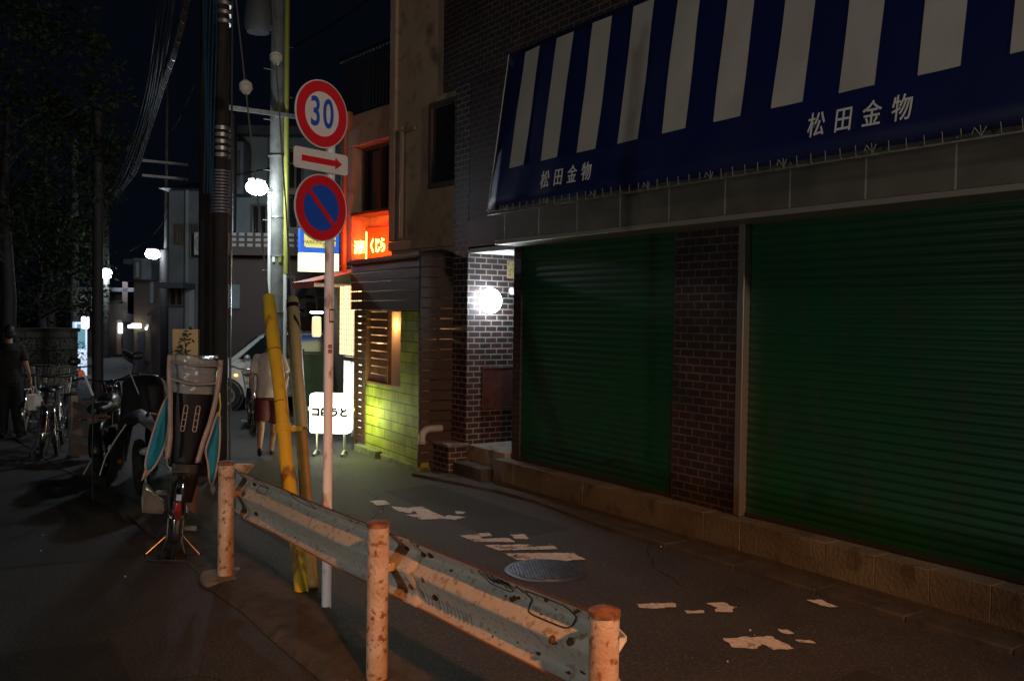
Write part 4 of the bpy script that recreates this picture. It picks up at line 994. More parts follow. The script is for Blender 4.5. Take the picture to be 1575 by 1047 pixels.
# clear dress guard, red reflector stack, rear fender
m = MB(); rows = []
for i in range(9):
    a_ = .3+2.6*i/8
    rows.append([(-.10-.15*math.sin(f_*PI*.6)+.01*math.sin(i*2.+f_*5), -.08+(.10+.22*f_)*math.cos(a_), .36+(.10+.22*f_)*math.sin(a_)) for f_ in [k/5 for k in range(6)]])
m.grid(rows); m.build('dress_guard', mat('smoked_vinyl', (.35, .35, .35), .1, alpha=.5, spec=.9), bk, solid=.002)
m = MB(); m.rings([(0, -.33, .43, .022, .012), (0, -.335, .455, .026, .014), (0, -.33, .50, .02, .012)], 14); m.build('rear_reflector', mat('reflector_red2', (.3, .02, .02), .25, emit=(.6, .02, .01), es=.0), bk)
m = MB(); m.box(-.018, .018, -.33, -.322, .515, .56); m.build('registration_sticker', mat('sticker_blue', (.4, .5, .75), .4), bk)
# parked bicycles in the row at left
spots = [((62, 706), (.12, 1), 'maroon framed bicycle with a wire basket, nearest the man with the bags', 2, .1),
         ((88, 700), (.2, 1), 'silver framed bicycle standing between the maroon one and the grey post', 1, -.06),
         ((40, 668), (.3, 1), 'black framed bicycle half hidden behind the standing man in black', 0, .05),
         ((106, 672), (.1, 1), 'dark bicycle behind the grey post, its handlebar catching light', 0, .04)]
protos = {}
for i, (pp_, h_, lb, k, ln) in enumerate(spots):
    g0 = G(*pp_); hh = Vector((h_[0], h_[1], 0)).normalized(); M_ = Matrix.Translation(g0) @ Matrix.Rotation(math.atan2(-hh.x, hh.y), 4, 'Z') @ Matrix.Rotation(ln, 4, 'Y')
    if k not in protos:
        protos[k] = o = bicycle(lb, FRM[k], g0, hh, group='bicycles parked at the left kerb', lean=ln)
    else:
        o = copy_tree(protos[k]); o.matrix_world = M_; o['label'] = lb
gb = G(396, 664)
o = bicycle('bicycle with a front basket facing the viewer in front of the silver car', FRM[0], gb+Vector((.2, 1.0, 0)), (-.25, -1, 0), lean=.03)

# ------------------------------------------------------------------ motorcycles
def motorcycle(label, loc, h, lean=0., body_m=None):
    h = Vector(h).normalized(); M_ = Matrix.Translation(loc) @ Matrix.Rotation(math.atan2(-h.x, h.y), 4, 'Z') @ Matrix.Rotation(lean, 4, 'Y')
    o = thing('motorcycle', label, 'motorcycle', M=M_); bm_ = body_m or BLACKP
    for y in (0, 1.3):
        m_ = MB(); m_.torus((0, y, .30), (1, 0, 0), .24, .06, 36, 10); w_ = m_.build('wheel', RUBBER, o)
        m_ = MB(); m_.torus((0, y, .30), (1, 0, 0), .19, .018, 30, 6)
        for k in range(6): a = k*PI/3; m_.tube([(0, y, .3), (0, y+.19*math.cos(a), .3+.19*math.sin(a))], .012, 6)
        m_.build('rim', STEEL, w_)
    m_ = MB(); m_.rings([(0, .62, .28, .12, .2), (0, .62, .40, .15, .24), (0, .62, .52, .13, .22)], 14); m_.tube([(-.16, .72, .32), (.16, .72, .32)], .07, 12)
    m_.build('engine', DARKM, o)
    m_ = MB(); m_.xf(Matrix.Translation((0, .80, .78)) @ Matrix.Diagonal((.14, .28, .12, 1))); m_.ball((0, 0, 0), 1, 20, 12); m_.build('tank', bm_, o)
    m_ = MB(); m_.xf(Matrix.Translation((0, .25, .78)) @ Matrix.Diagonal((.14, .38, .07, 1))); m_.ball((0, 0, 0), 1, 20, 12); m_.build('seat', BLACKP, o)
    m_ = MB(); m_.tube([(0, 1.0, .95), (0, .6, .3), (0, .3, .3), (0, 0, .3)], .03, 8); m_.tube([(0, 1.0, .9), (0, .5, .74), (0, -.2, .78)], .025, 8); m_.build('frame', DARKM, o)
    m_ = MB()
    for s_ in (-1, 1): m_.tube([(s_*.09, 1.3, .3), (s_*.09, 1.05, 1.0)], .022, 8)
    m_.build('fork', CHROME, o)
    m_ = MB(); m_.tube([(-.38, .82, 1.08), (-.3, .9, 1.1), (-.1, 1.0, 1.03), (.1, 1.0, 1.03), (.3, .9, 1.1), (.38, .82, 1.08)], .012, 8); hh_ = m_.build('handlebar', CHROME, o)
    for s_ in (-1, 1):
        m_ = MB(); m_.tube([(s_*.28, .9, 1.1), (s_*.34, .93, 1.28)], .006, 6); m_.xf(Matrix.Translation((s_*.36, .93, 1.31)) @ Matrix.Diagonal((.075, .02, .05, 1))); m_.ball((0, 0, 0), 1, 14, 8); m_.build('mirror', BLACKP, hh_)
    m_ = MB(); m_.xf(Matrix.Translation((0, 1.15, .95))); m_.ball((0, 0, 0), (.09, .08, .09), 18, 10); m_.build('headlight', CHROME, o)
    m_ = MB(); m_.tube([(.14, .6, .3), (.15, .2, .28), (.16, -.25, .36)], [.02, .035, .045], 12); m_.build('exhaust', CHROME, o)
    guard_(o, 0, .31, 1.0, 3.2, bm_, .07); guard_(o, 1.3, .31, .6, 2.6, bm_, .06)
    m_ = MB(); m_.box(-.05, .05, -.30, -.28, .66, .72); m_.build('tail_light', mat('tail_red', (.14, .01, .008), .3), o)
    for s_ in (-1, 1):
        m_ = MB(); m_.tube([(s_*.05, -.2, .7), (s_*.13, -.22, .7)], .008, 6); ts_ = m_.build('signal_stem', DARKM, o); m_ = MB(); m_.ball((s_*.15, -.22, .7), (.025, .03, .02), 10, 6); m_.build('turn_signal', mat('signal_orange', (.3, .08, .02), .35), ts_)
    m_ = MB(); m_.tube([(-.1, .4, .3), (-.28, .3, .01)], .01, 6); m_.build('stand', STEEL, o)
    return o
g0 = G(160, 735)
mc1 = motorcycle('black motorcycle with chrome handlebar and mirrors, parked left of the tarp covered one', g0, (.35, 1, 0), -.1)
# covered motorcycle: draped dark tarp over a bike shape
g0 = G(222, 760); hd2 = Vector((.3, 1, 0)).normalized()
cv = thing('covered_motorcycle', 'motorcycle under a creased black cover behind the teal paneled rain cover', 'motorcycle', M=Matrix.Translation(g0) @ Matrix.Rotation(math.atan2(-hd2.x, hd2.y), 4, 'Z') @ Matrix.Rotation(-.08, 4, 'Y'))
m = MB(); rows = []
for i in range(41):
    y = -.35+2.0*i/40; top = .78+.10*math.sin(i*.25)+(.38*math.exp(-((y-.95)/.22)**2)); hw = .13+.14*math.exp(-((y-.95)/.25)**2)+.04*math.sin(i*.5); row = []
    for j in range(33):
        u = -1+2*j/32; au = abs(u)
        if au < .35: x = u/.35*hw*.6; z = top-.04*(au/.35)**2
        else:
            f_ = (au-.35)/.65; x = math.copysign(hw*.6+(.26-hw*.6+.05)*f_**.6, u); z = top-.04-(top-.16)*f_
        nn = noise.noise(Vector((x*5, y*4, z*3)))*.05+noise.noise(Vector((x*14, y*10, z*5)))*.025+.02*math.sin(y*22+z*4)*(au > .35)
        row.append((x+math.copysign(nn, x or 1), y, z+nn*.4))
    rows.append(row)
m.grid(rows); m.build('cover', mat('tarp_black', (.022, .022, .025), .5, col2=(.03, .03, .034), scale=8), cv, solid=.004, sub=1)
m = MB(); m.tube([(-.36, -.34, .30), (-.29, -.35, .48), (-.2, -.36, .62), (-.08, -.36, .78)], .007, 6); m.tube([(-.02, .5, 1.0), (-.1, .7, 1.2), (-.14, .85, 1.26)], .006, 6); m.build('piping', mat('piping_white', (.8, .8, .8), .4), cv)
for y in (-.12, 1.35):
    m = MB(); m.torus((0, y, .30), (1, 0, 0), .24, .055, 32, 8); w_ = m.build('wheel', RUBBER, cv)
    m = MB(); m.torus((0, y, .30), (1, 0, 0), .18, .015, 30, 6); m.build('rim', STEEL, w_)
m = MB(); m.tube([(-.4, .98, 1.1), (-.28, .98, 1.14), (.28, .98, 1.14), (.4, .98, 1.1)], .012, 8); m.build('handlebar', CHROME, cv)
for s_ in (-1, 1):
    m = MB(); m.ball((s_*.16, -.36, .42), (.03, .03, .022), 10, 6); m.build('turn_signal', MATS['signal_orange'], cv)
m = MB(); m.xf(Matrix.Translation((.12, -.42, .5))); m.ball((0, 0, 0), (.10, .03, .045), 16, 8); m.build('side_bag', mat('grey_vinyl', (.25, .27, .27), .25), cv)
# reflector rod with orange tip
g0 = P(128, 572, 9.2); g1 = P(143, 605, 9.0)
o = thing('reflector_rod', 'white slanting rod with an orange tip beside the motorcycle handlebar', 'rod', (g1.x, g1.y, 0))
m = MB(); m.tube([(0, 0, 0), (0, 0, g1.z-.02)], .01, 8); m.build('stake', DARKM, o)
m = MB(); m.tube([(0, 0, g1.z-.02), (g0.x-g1.x, g0.y-g1.y, g0.z)], .011, 8); m.build('rod', mat('rod_white', (.85, .85, .85), .3), o)
m = MB(); q = Vector((g0.x-g1.x, g0.y-g1.y, g0.z)); m.ball(q+Vector((-.02, 0, -.01)), (.03, .02, .035), 12, 8); m.build('tip', mat('tip_orange', (.9, .15, .03), .3, emit=(.9, .12, .02), es=.15), o)
# grey post and striped barricade
g0 = G(112, 703); o = thing('bollard', 'pale grey square post between the parked bicycles and the striped board', 'bollard', (g0.x, g0.y, 0), .3)
m = MB(); m.box(-.045, .045, -.045, .045, 0, .80); m.build('shaft', mat('post_grey', (.3, .28, .26), .6, col2=(.22, .2, .19), scale=8), o, bev=.01)
m = MB(); m.box(-.05, .05, -.05, .05, .801, .82); m.build('cap', DARKM, o, bev=.006); m = MB(); m.box(-.06, .06, -.06, .06, -.02, .03); m.build('base', CONCD, o, bev=.008)
g0 = G(134, 706); o = thing('striped_board', 'leaning board with brown and black diagonal stripes right of the grey post', 'barrier board', (g0.x, g0.y, 0), -.45)
m = MB(); m.slab([(-.20, 0, .05), (.20, 0, .05), (.20, .12, .72), (-.20, .12, .72)], (0, .02, 0)); bd = m.build('board', mat('board_brown', (.22, .13, .09), .6, col2=(.16, .09, .07), scale=4), o)
m = MB()
for k in range(3):
    z0 = .14+k*.2; q = lambda x, z: (x, (z-.05)/.67*.12-.004, z)
    m.slab([q(-.2, z0+.10), q(.2, z0-.06), q(.2, z0+.03), q(-.2, z0+.19)], (0, .003, 0))
m.build('stripe', BLACKP, bd)
for s_ in (-1, 1):
    m = MB(); m.tube([(s_*.17, .14, .7), (s_*.17, .38, .0)], .012, 6); m.build('leg', DARKM, o)
# planter board with sapling
c = P(286, 531, 9.0); o = thing('notice_board', 'small beige board standing above the rain cover, in front of the thin steel pole', 'board', (c.x, c.y, 0), -.28)
m = MB(); m.box(-.125, .125, -.01, .01, c.z-.17, c.z+.16); bd = m.build('panel', mat('beige_board', (.75, .52, .27), .6, col2=(.66, .44, .22), scale=3), o)
m = MB(); 
for z in (-.06, -.075, -.09, -.105): m.box(-.09, .05, -.0125, -.0105, c.z+z, c.z+z+.003)
m.build('print_lines', mat('print_brown', (.25, .15, .08), .6), bd)
m = MB(); m.box(.115, .124, -.014, .0, c.z-.17, c.z+.16); m.tube([(0, .03, 0), (0, .03, c.z+.1)], .018, 8); m.build('stand', DARKM, o)
c = P(288, 531, 8.5); o = thing('potted_sapling', 'leafy sapling in a pot, its dark leaves against the beige board', 'plant', (c.x, c.y, 0))
m = MB(); m.lathe([(.09, 0), (.12, .22), (.13, .22), (.13, .25), (.115, .25), (.11, .2)], 18, cap=False); m.lathe([(.0, .2), (.11, .2)], 18, cap=False); m.build('pot', mat('pot_clay', (.2, .1, .06), .7), o)
m = MB(); pts = [(0, 0, .2), (.01, 0, .7), (.03, 0, 1.2), (.0, 0, 1.45), (-.03, 0, 1.68)]; m.tube(pts, [.012, .01, .008, .006, .003], 6); m.tube([(.02, 0, 1.25), (.06, 0, 1.45)], .004, 5); m.tube([(0, 0, 1.4), (-.08, 0, 1.6)], .004, 5); m.build('stem', WOODD, o)
m = MB(); random.seed(5)
for k in range(60):
    z = random.uniform(1.36, 1.74); c0 = Vector((-.03+random.gauss(0, .05), random.gauss(0, .04), z)); a = random.uniform(0, 2*PI); d_ = Vector((math.cos(a), .3*math.sin(a), random.uniform(-.6, .5))).normalized()*random.uniform(.035, .06); s_ = d_.cross(Vector((0, 1, .3))).normalized()*.011
    m.add([tuple(c0), tuple(c0+d_*.5+s_), tuple(c0+d_), tuple(c0+d_*.5-s_)], [(0, 1, 2, 3)])
m.build('leaves', mat('leaf_dark', (.04, .06, .02), .5), o, flat=True)

# ------------------------------------------------------------------ people
SKIN = mat('skin', (.45, .26, .18), .55, bump=.1, bscale=60)
def limb(m_, pts, rs, n_=12):
    pts = [Vector(p) for p in pts]; m_.tube(pts, rs, n_)
    for p, r in zip(pts, rs): m_.ball(p, r*.99, n_, 8)
def hand(m_, wr, d, side, curl=.5):
    d = Vector(d).normalized(); sd = Vector((0, side, 0)); sd = (sd-d*sd.dot(d)).normalized(); nn = d.cross(sd)
    m_.xf(frame(sd, nn, d, wr)); m_.ball((0, 0, .05), (.042, .016, .055), 12, 8); 
    for i, L in enumerate((.07, .08, .074, .058)):
        x = -.031+.0205*i; m_.tube([(x, 0, .085), (x, -.012*curl, .085+L*.45), (x, -.045*curl, .085+L*.8), (x, -.06*curl, .085+L*.9)], [.0095, .009, .0085, .007], 8)
    m_.tube([(-.03, -.005, .03), (-.055, -.02, .055), (-.058, -.03, .085)], [.012, .0105, .009], 8); m_.xf()
def head(m_, c_, yaw, tilt=.0):
    m_.xf(Matrix.Translation(c_) @ Matrix.Rotation(yaw, 4, 'Z') @ Matrix.Rotation(tilt, 4, 'X'))
    m_.ball((0, -.005, .02), (.075, .092, .105), 20, 14); m_.ball((0, .022, -.045), (.055, .065, .065), 16, 10)
    m_.tube([(0, .085, .02), (0, .112, -.018), (0, .098, -.03)], [.008, .014, .01], 8)
    for s_ in (-1, 1): m_.ball((s_*.076, -.005, -.0), (.012, .022, .032), 10, 8); m_.ball((s_*.03, .082, .015), (.014, .01, .009), 8, 6)
    m_.ball((0, .085, -.055), (.026, .012, .01), 10, 6); m_.xf()
def person(label, loc, h, S, shirt_m, pants_m, shorts, hair_m, pose):
    h = Vector(h).normalized(); o = thing('person', label, 'person', M=Matrix.Translation(loc) @ Matrix.Rotation(math.atan2(-h.x, h.y), 4, 'Z') @ Matrix.Scale(S, 4))
    L = pose  # joints in local metres, +Y ahead
    m_ = MB()
    m_.rings([(0, 0, .88, .15, .10), (0, 0, .98, .155, .105), (0, .01, 1.1, .14, .10), (0, .01, 1.25, .165, .11), (0, 0, 1.38, .175, .105), (0, 0, 1.44, .12, .08), (0, 0, 1.47, .06, .06)], 20)
    limb(m_, [(0, 0, 1.42), (0, .012, 1.56)], [.055, .05])
    head(m_, (L['head'][0], L['head'][1], 1.63), L['yaw'], .0)
    for s_, k in ((-1, 'l'), (1, 'r')):
        limb(m_, [(s_*.17, 0, 1.39), L['elb'+k], L['wri'+k]], [.05, .038, .026])
        w_ = Vector(L['wri'+k]); e_ = Vector(L['elb'+k]); hand(m_, w_, (w_-e_)+Vector((0, 0, -.1)), 1, L.get('curl', .8))
        limb(m_, [(s_*.09, 0, .88), L['kne'+k], L['ank'+k]], [.088, .055, .036])
        kn = Vector(L['kne'+k]); an = Vector(L['ank'+k]); cf = kn.lerp(an, .3); m_.ball(cf+Vector((0, -.02, 0)), (.052, .056, .11), 12, 8)
        ft = L['foo'+k]; limb(m_, [an+Vector((0, -.015, -.035)), Vector(ft)], [.034, .026])
    m_.build('body', SKIN, o, remesh=.012)
    # shirt
    m_ = MB(); m_.rings([(0, 0, .84, .19, .135), (0, 0, .95, .185, .135), (0, .01, 1.1, .175, .125), (0, .01, 1.25, .19, .13), (0, 0, 1.37, .19, .12), (0, 0, 1.44, .135, .09), (0, 0, 1.475, .068, .066)], 24)
    for s_, k in ((-1, 'l'), (1, 'r')):
        e_ = Vector(L['elb'+k]); a_ = Vector((s_*.165, 0, 1.39)); q_ = a_.lerp(e_, .75); limb(m_, [a_, a_.lerp(e_, .4)], [.066, .07]); m_.tube([a_.lerp(e_, .3), q_], [.068, .076], 12)
    s1 = m_.build('shirt', shirt_m, o, remesh=.014); dm = s1.modifiers.new('d', 'DISPLACE'); tx = bpy.data.textures.new('folds', 'CLOUDS'); tx.noise_scale = .11; dm.texture = tx; dm.strength = .025; dm.mid_level = .5
    m_ = MB(); m_.rings([(0, 0, .80, .165, .115), (0, 0, .90, .168, .12), (0, 0, .99, .158, .112)], 20)
    for s_, k in ((-1, 'l'), (1, 'r')):
        hp = Vector((s_*.088, 0, .88)); kn = Vector(L['kne'+k]); an = Vector(L['ank'+k])
        if shorts: limb(m_, [hp, hp.lerp(kn, .5)], [.098, .098]); m_.tube([hp.lerp(kn, .4), hp.lerp(kn, 1.02)], [.10, .105], 14)
        else: limb(m_, [hp, kn, kn.lerp(an, .9)], [.108, .092, .078]); limb(m_, [kn.lerp(an, .2)+Vector((0, -.02, 0)), kn.lerp(an, .5)], [.09, .084]); m_.tube([kn.lerp(an, .85), kn.lerp(an, 1.05)], [.078, .076], 12)
    s2 = m_.build('shorts' if shorts else 'trousers', pants_m, o, remesh=.014); dm = s2.modifiers.new('d', 'DISPLACE'); dm.texture = tx; dm.strength = .02; dm.mid_level = .5
    m_ = MB(); m_.xf(Matrix.Translation((L['head'][0], L['head'][1], 1.63)) @ Matrix.Rotation(L['yaw'], 4, 'Z')); m_.ball((0, -.016, .034), (.083, .094, .105), 20, 12); m_.ball((0, -.04, -.02), (.07, .065, .07), 16, 10); m_.build('hair', hair_m, o, remesh=.012)
    for s_, k in ((-1, 'l'), (1, 'r')):
        an = Vector(L['ank'+k]); ft = Vector(L['foo'+k]); m_ = MB()
        if shorts:
            m_.tube([an+Vector((0, -.05, -.062)), ft+Vector((0, .03, -.03))], [.03, .036], 10); m_.tube([an.lerp(ft, .6)+Vector((0, 0, .0)), ft+Vector((0, 0, .0))], [.042, .036], 10)
        else: limb(m_, [an+Vector((0, -.03, -.04)), ft+Vector((0, .01, -.004))], [.046, .038])
        m_.build('sandal' if shorts else 'shoe', BLACKP, o, remesh=.01)
    return o
HAIR = mat('hair_black', (.012, .011, .012), .5, bump=.8, bscale=90)
fwd = Vector((ray(410, 600).x, ray(410, 600).y, 0)).normalized()
person('man in a pale grey shirt and maroon shorts walking away between the poles', G(413, 700), fwd, .925, mat('shirt_grey', (.72, .66, .63), .8), mat('shorts_maroon', (.12, .018, .025), .7), True, mat('hair_grey', (.16, .15, .14), .6, bump=.8, bscale=90),
    dict(head=(0, .02), yaw=0, elbl=(-.24, -.02, 1.12), wril=(-.22, .08, .90), elbr=(.24, -.05, 1.12), wrir=(.22, .05, .88), knel=(-.10, .02, .50), ankl=(-.12, -.22, .19), fool=(-.12, -.15, .06), kner=(.09, .14, .48), ankr=(.04, .18, .09), foor=(.05, .32, .03)))
fwd = Vector((ray(20, 600).x, ray(20, 600).y, 0)).normalized()
lm = person('man in black carrying pale plastic bags, seen from behind at the left edge', G(14, 672), fwd, .94, mat('shirt_black', (.012, .012, .014), .85), mat('trousers_black', (.012, .012, .015), .8), False, HAIR,
    dict(head=(0, .01), yaw=.1, elbl=(-.23, -.04, 1.13), wril=(-.24, .03, .88), elbr=(.24, -.03, 1.13), wrir=(.30, .05, .90), knel=(-.09, .05, .48), ankl=(-.09, .02, .09), fool=(-.10, .15, .03), kner=(.11, .02, .48), ankr=(.14, -.08, .09), foor=(.16, .05, .03)))
bpy.context.view_layer.update()
hw_ = lm.matrix_world @ Vector((.315, .06, .79))
for i, (dx, lb, s_) in enumerate(((-.03, 'pale plastic shopping bag hanging straight from the hand of the man in black', 1), (.07, 'fuller white plastic bag bulging right beside the first carried bag', .8))):
    o = thing('shopping_bag', lb, 'bag', hw_, .2*i, 'bags carried by the man in black')
    m = MB(); rows = []
    for a in range(9):
        f_ = a/8; wz = -.12-.24*s_*f_; ww = .045+.05*math.sin(min(1, f_*1.4)*PI/2)*s_; rows.append([(dx+ww*math.cos(2*PI*j/16)+.008*noise.noise(Vector((j, a, i))), .6*ww*math.sin(2*PI*j/16)+.01*noise.noise(Vector((j*.7, a, 9))), wz) for j in range(17)])
    m.grid(rows); bo = m.build('bag', mat('bag_plastic', (.88, .87, .85), .4, bump=.8, bscale=18), o, solid=.002)
    m = MB(); m.tube([(dx-.04, 0, -.12), (dx*.5-.01, 0, -.02), (0, 0, 0), (dx*.5+.01, 0, -.02), (dx+.04, 0, -.12)], .006, 6); m.build('handles', MATS['bag_plastic'], o)
    m = MB(); m.slab([(dx-.06, -.062, -.33*s_-.02), (dx+.06, -.062, -.33*s_-.02), (dx+.05, -.05, -.13), (dx-.05, -.05, -.13)], (0, .002, 0)); m.build('front_fold', MATS['bag_plastic'], o)
# ------------------------------------------------------------------ silver car seen side on
cc = P(300, 640, 17.3); cd = dv.copy()     # car points to the viewer's left
car = thing('parked_car', 'silver minivan side on behind the walking man, amber side light showing', 'car', (cc.x, cc.y, 0), math.atan2(cd.y, cd.x))
# local +X = toward tail, Y away from viewer
SILV = mat('car_silver', (.62, .64, .63), .28, .5)
prof = [(0.02, .28), (0, .5), (.06, .72), (.25, .88), (.62, .98), (1.15, 1.42), (1.35, 1.5), (2.6, 1.54), (3.15, 1.5), (3.35, 1.1), (3.4, .5), (3.38, .28)]
m = MB()
vs = []; n_ = len(prof)
for yy, k in ((.06, .93), (.0, .5), (.0, 0), (1.5, 0), (1.5, .5), (1.44, .93)):
    for x, z in prof:
        ins = .14*max(0, (z-.9)/.6) if True else 0
        y_ = yy+(ins if yy < .7 else -ins)
        vs.append((x if k == 0 or z < .9 else x, y_, z) if k == 0 else (x, y_, z))
rowsN = []
def sec(y, sh): return [(x+(1.7-x)*sh, y+( .16*max(0, (z-.9)/.6) if y < .75 else -.16*max(0, (z-.9)/.6)), z if z > .3 else z) for x, z in prof]
S_ = [sec(0.03, .02), sec(0, .0), sec(1.5, 0.0), sec(1.47, .02)]
vs = [p for s_ in (S_[1], S_[2]) for p in s_]
fs = [tuple(range(n_)), tuple(range(2*n_-1, n_-1, -1))]+[(i, n_+i, n_+(i+1) % n_, (i+1) % n_) for i in range(n_)]
m.add(vs, fs); m.build('body', SILV, car, bev=.04)
m = MB()
def sy(z): return .16*max(0, (z-.9)/.6)-.008
for poly in ([(.78, .99), (1.2, 1.38), (1.32, 1.44), (1.75, 1.46), (1.75, 1.0)], [(1.82, 1.0), (1.82, 1.46), (2.55, 1.47), (2.55, 1.0)], [(2.62, 1.0), (2.62, 1.47), (3.1, 1.44), (3.2, 1.05)]):
    m.slab([(x, sy(z), z) for x, z in poly], (0, .012, 0))
m.build('side_window', mat('car_glass', (.01, .012, .012), .08, spec=.9), car)
m = MB(); m.slab([(.64, .2, .985), (.64, 1.3, .985), (1.13, 1.23, 1.40), (1.13, .27, 1.40)], (-.02, 0, .02)); m.build('windscreen', MATS['car_glass'], car)
for x in (.55, 2.85):
    for y in (-.02, 1.35):
        m = MB(); m.xf(Matrix.Translation((x, y+.09, .29)) @ Matrix.Rotation(PI/2, 4, 'X')); m.lathe([(.2, -.1), (.28, -.1), (.29, -.06), (.29, .06), (.28, .1), (.2, .1)], 28); w_ = m.build('wheel', RUBBER, car)
        m = MB(); m.xf(Matrix.Translation((x, y+.09, .29)) @ Matrix.Rotation(PI/2, 4, 'X')); m.lathe([(.18, .0), (.18, .105), (.05, .09), (.04, .11), (0, .11)], 20); m.build('rim', STEEL, w_)
    m = MB(); m.xf(Matrix.Translation((x, -.012, .29)) @ Matrix.Rotation(PI/2, 4, 'X')); m.lathe([(.30, -.004), (.345, -.004), (.345, .004), (.30, .004)], 28, cap=False); m.build('wheel_arch', BLACKP, car)
m = MB(); m.ball((.74, -.012, .68), (.035, .012, .022), 10, 6); m.build('side_marker', mat('amber_light', (1, .5, .1), .3, emit=(1, .45, .08), es=5), car)
m = MB(); m.box(.9, 2.5, -.03, -.006, .26, .33); m.build('side_skirt', mat('trim_pale', (.7, .72, .7), .3), car, bev=.01)
m = MB(); m.tube([(1.75, -.008, .34), (1.75, -.008, .99)], .004, 4); m.tube([(2.6, -.008, .34), (2.6, -.008, .99)], .004, 4); m.box(1.58, 1.7, -.03, -.004, .84, .87); m.box(1.88, 2.0, -.03, -.004, .84, .87); m.build('door_seams', BLACKP, car)
m = MB(); m.xf(Matrix.Translation((.95, -.12, 1.02))); m.ball((0, 0, 0), (.06, .09, .06), 12, 8); m.build('side_mirror', SILV, car)
m = MB(); m.box(-.02, .05, .1, .38, .58, .74); m.box(-.02, .05, 1.12, 1.4, .58, .74); m.build('headlight', mat('lens', (.8, .8, .8), .1), car, bev=.02)
# dark green wall panel right of the car
g0 = P(484, 660, 15); o = tag(bpy.data.objects.new('green_wall', None), 'dark green fence panel between the yellow tubes and the standing sign', 'fence'); COL.objects.link(o); o.location = (g0.x, g0.y, 0); o.rotation_euler = (0, 0, math.atan2(dv.y, dv.x)+.1)
m = MB(); m.box(-.2, .7, 0, .03, .06, 1.22); m.build('panel', mat('green_panel', (.03, .09, .055), .6, col2=(.02, .06, .04), scale=3), o)
m = MB(); m.box(-.23, -.18, -.02, .05, 0, 1.3); m.box(.7, .74, -.02, .05, 0, 1.3); m.box(-.2, .7, -.01, .04, 1.225, 1.26); m.build('post', DARKM, o)
c = P(487, 500, 14.8); o = thing('hanging_lantern', 'glowing cream cylinder lantern with a white top light, left of the tavern entrance', 'lantern', c)
m = MB(); m.lathe([(.03, .14), (.07, .13), (.075, .0), (.075, -.16), (.06, -.19), (.0, -.19)], 20, cap=False); m.build('shade', mat('lantern_cream', (.9, .85, .6), .5, emit=(1, .9, .5), es=.9), o)
m = MB(); m.rings([(0, 0, .19, .10, .05), (0, 0, .21, .12, .06), (0, 0, .225, .10, .05)], 16); m.build('top_light', mat('lantern_white', (1, 1, 1), .4, emit=(.8, 1, .95), es=8), o)
m = MB(); m.tube([(0, 0, .2), (0, 0, .45)], .008, 6); m.tube([(0, 0, .45), (.4, .3, .45)], .01, 6); m.build('hook', DARKM, o)
# ------------------------------------------------------------------ buildings in the distance
def block(name, label, pxl, pxr, t, depth, ztop, m_, yaw=0., z0=-.1):
    a = P(pxl, 560, t); b = P(pxr, 560, t); mid = (a+b)/2; wd = (b-a).length/2
    o = thing(name, label, 'building', (mid.x, mid.y, 0), math.atan2((b-a).y, (b-a).x)+yaw)
    q = MB(); q.box(-wd, wd, 0, depth, z0, ztop); q.build('wall', m_, o, bev=.02); return o, wd
def zat(py, t, px=400): return P(px, py, t).z
def win(o, x0, x1, z0, z1, fm=None, gm=None, parts=2, y=0, name='window'):
    q = MB(); e = .05
    q.box(x0-e, x0, y-.06, y+.02, z0-e, z1+e); q.box(x1, x1+e, y-.06, y+.02, z0-e, z1+e); q.box(x0, x1, y-.06, y+.02, z0-e, z0); q.box(x0, x1, y-.06, y+.02, z1, z1+e)
    for k in range(1, parts): xx = x0+(x1-x0)*k/parts; q.box(xx-.02, xx+.02, y-.05, y+.01, z0, z1)
    f_ = q.build('window_frame' if name == 'window' else name, fm or MATS['alu_bronze'], o)
    q = MB(); q.box(x0, x1, y-.012, y-.002, z0, z1); q.build('pane', gm or MATS['dark_glass'], f_)
GREYW = mat('grey_render', (.15, .16, .175), .8, col2=(.10, .11, .12), scale=1.5)
PALEW = mat('pale_render', (.22, .25, .25), .8, col2=(.17, .2, .2), scale=1.5)
BRNW = mat('brown_wall', (.085, .06, .05), .8, col2=(.09, .065, .055), scale=1.5)
TILE = mat('roof_tile', (.06, .065, .075), .5, bump=.6, bscale=30)
t = 20.
o, wd = block('apartment_house', 'pale upper walled apartment house directly behind the brightest street lamp', 352, 560, t, 7, zat(212, t), PALEW)
ww = 2*wd/208      # metres per px
def X_(px): return (px-456)*ww
q = MB(); q.box(X_(348), X_(560), -.35, 7.2, zat(212, t)+.002, zat(200, t)); q.build('roof', TILE, o)
q = MB(); q.box(X_(352), X_(385), -.6, -.002, zat(305, t), zat(228, t)); q.build('bay', GREYW, o)
q = MB(); q.box(X_(376), X_(556), -1.2, -.003, zat(398, t), zat(392, t)); q.box(X_(376), X_(556), -1.2, -1.1, zat(392, t), zat(366, t)); bl = q.build('balcony', BRNW, o)
q = MB()
for i in range(14):
    for k in range(3): x = X_(380)+i*.17; z = zat(390, t)+.06+k*.11; q.box(x, x+.11, -1.212, -1.203, z, z+.06)
q.build('lattice', mat('lattice_pale', (.4, .38, .35), .7), bl)
win(o, X_(388), X_(408), zat(360, t), zat(318, t)); win(o, X_(444), X_(470), zat(350, t), zat(300, t)); win(o, X_(444), X_(462), zat(290, t), zat(235, t))
win(o, X_(362), X_(376), zat(292, t), zat(245, t), y=-.6)
q = MB(); q.box(X_(376), X_(560), -.9, -.004, 0, zat(400, t)); q.build('lower_wall', BRNW, o)
q = MB(); q.tube([(X_(414), -.06, zat(390, t)), (X_(414), -.06, zat(214, t))], .05, 8); q.build('downpipe', GREYW, o)
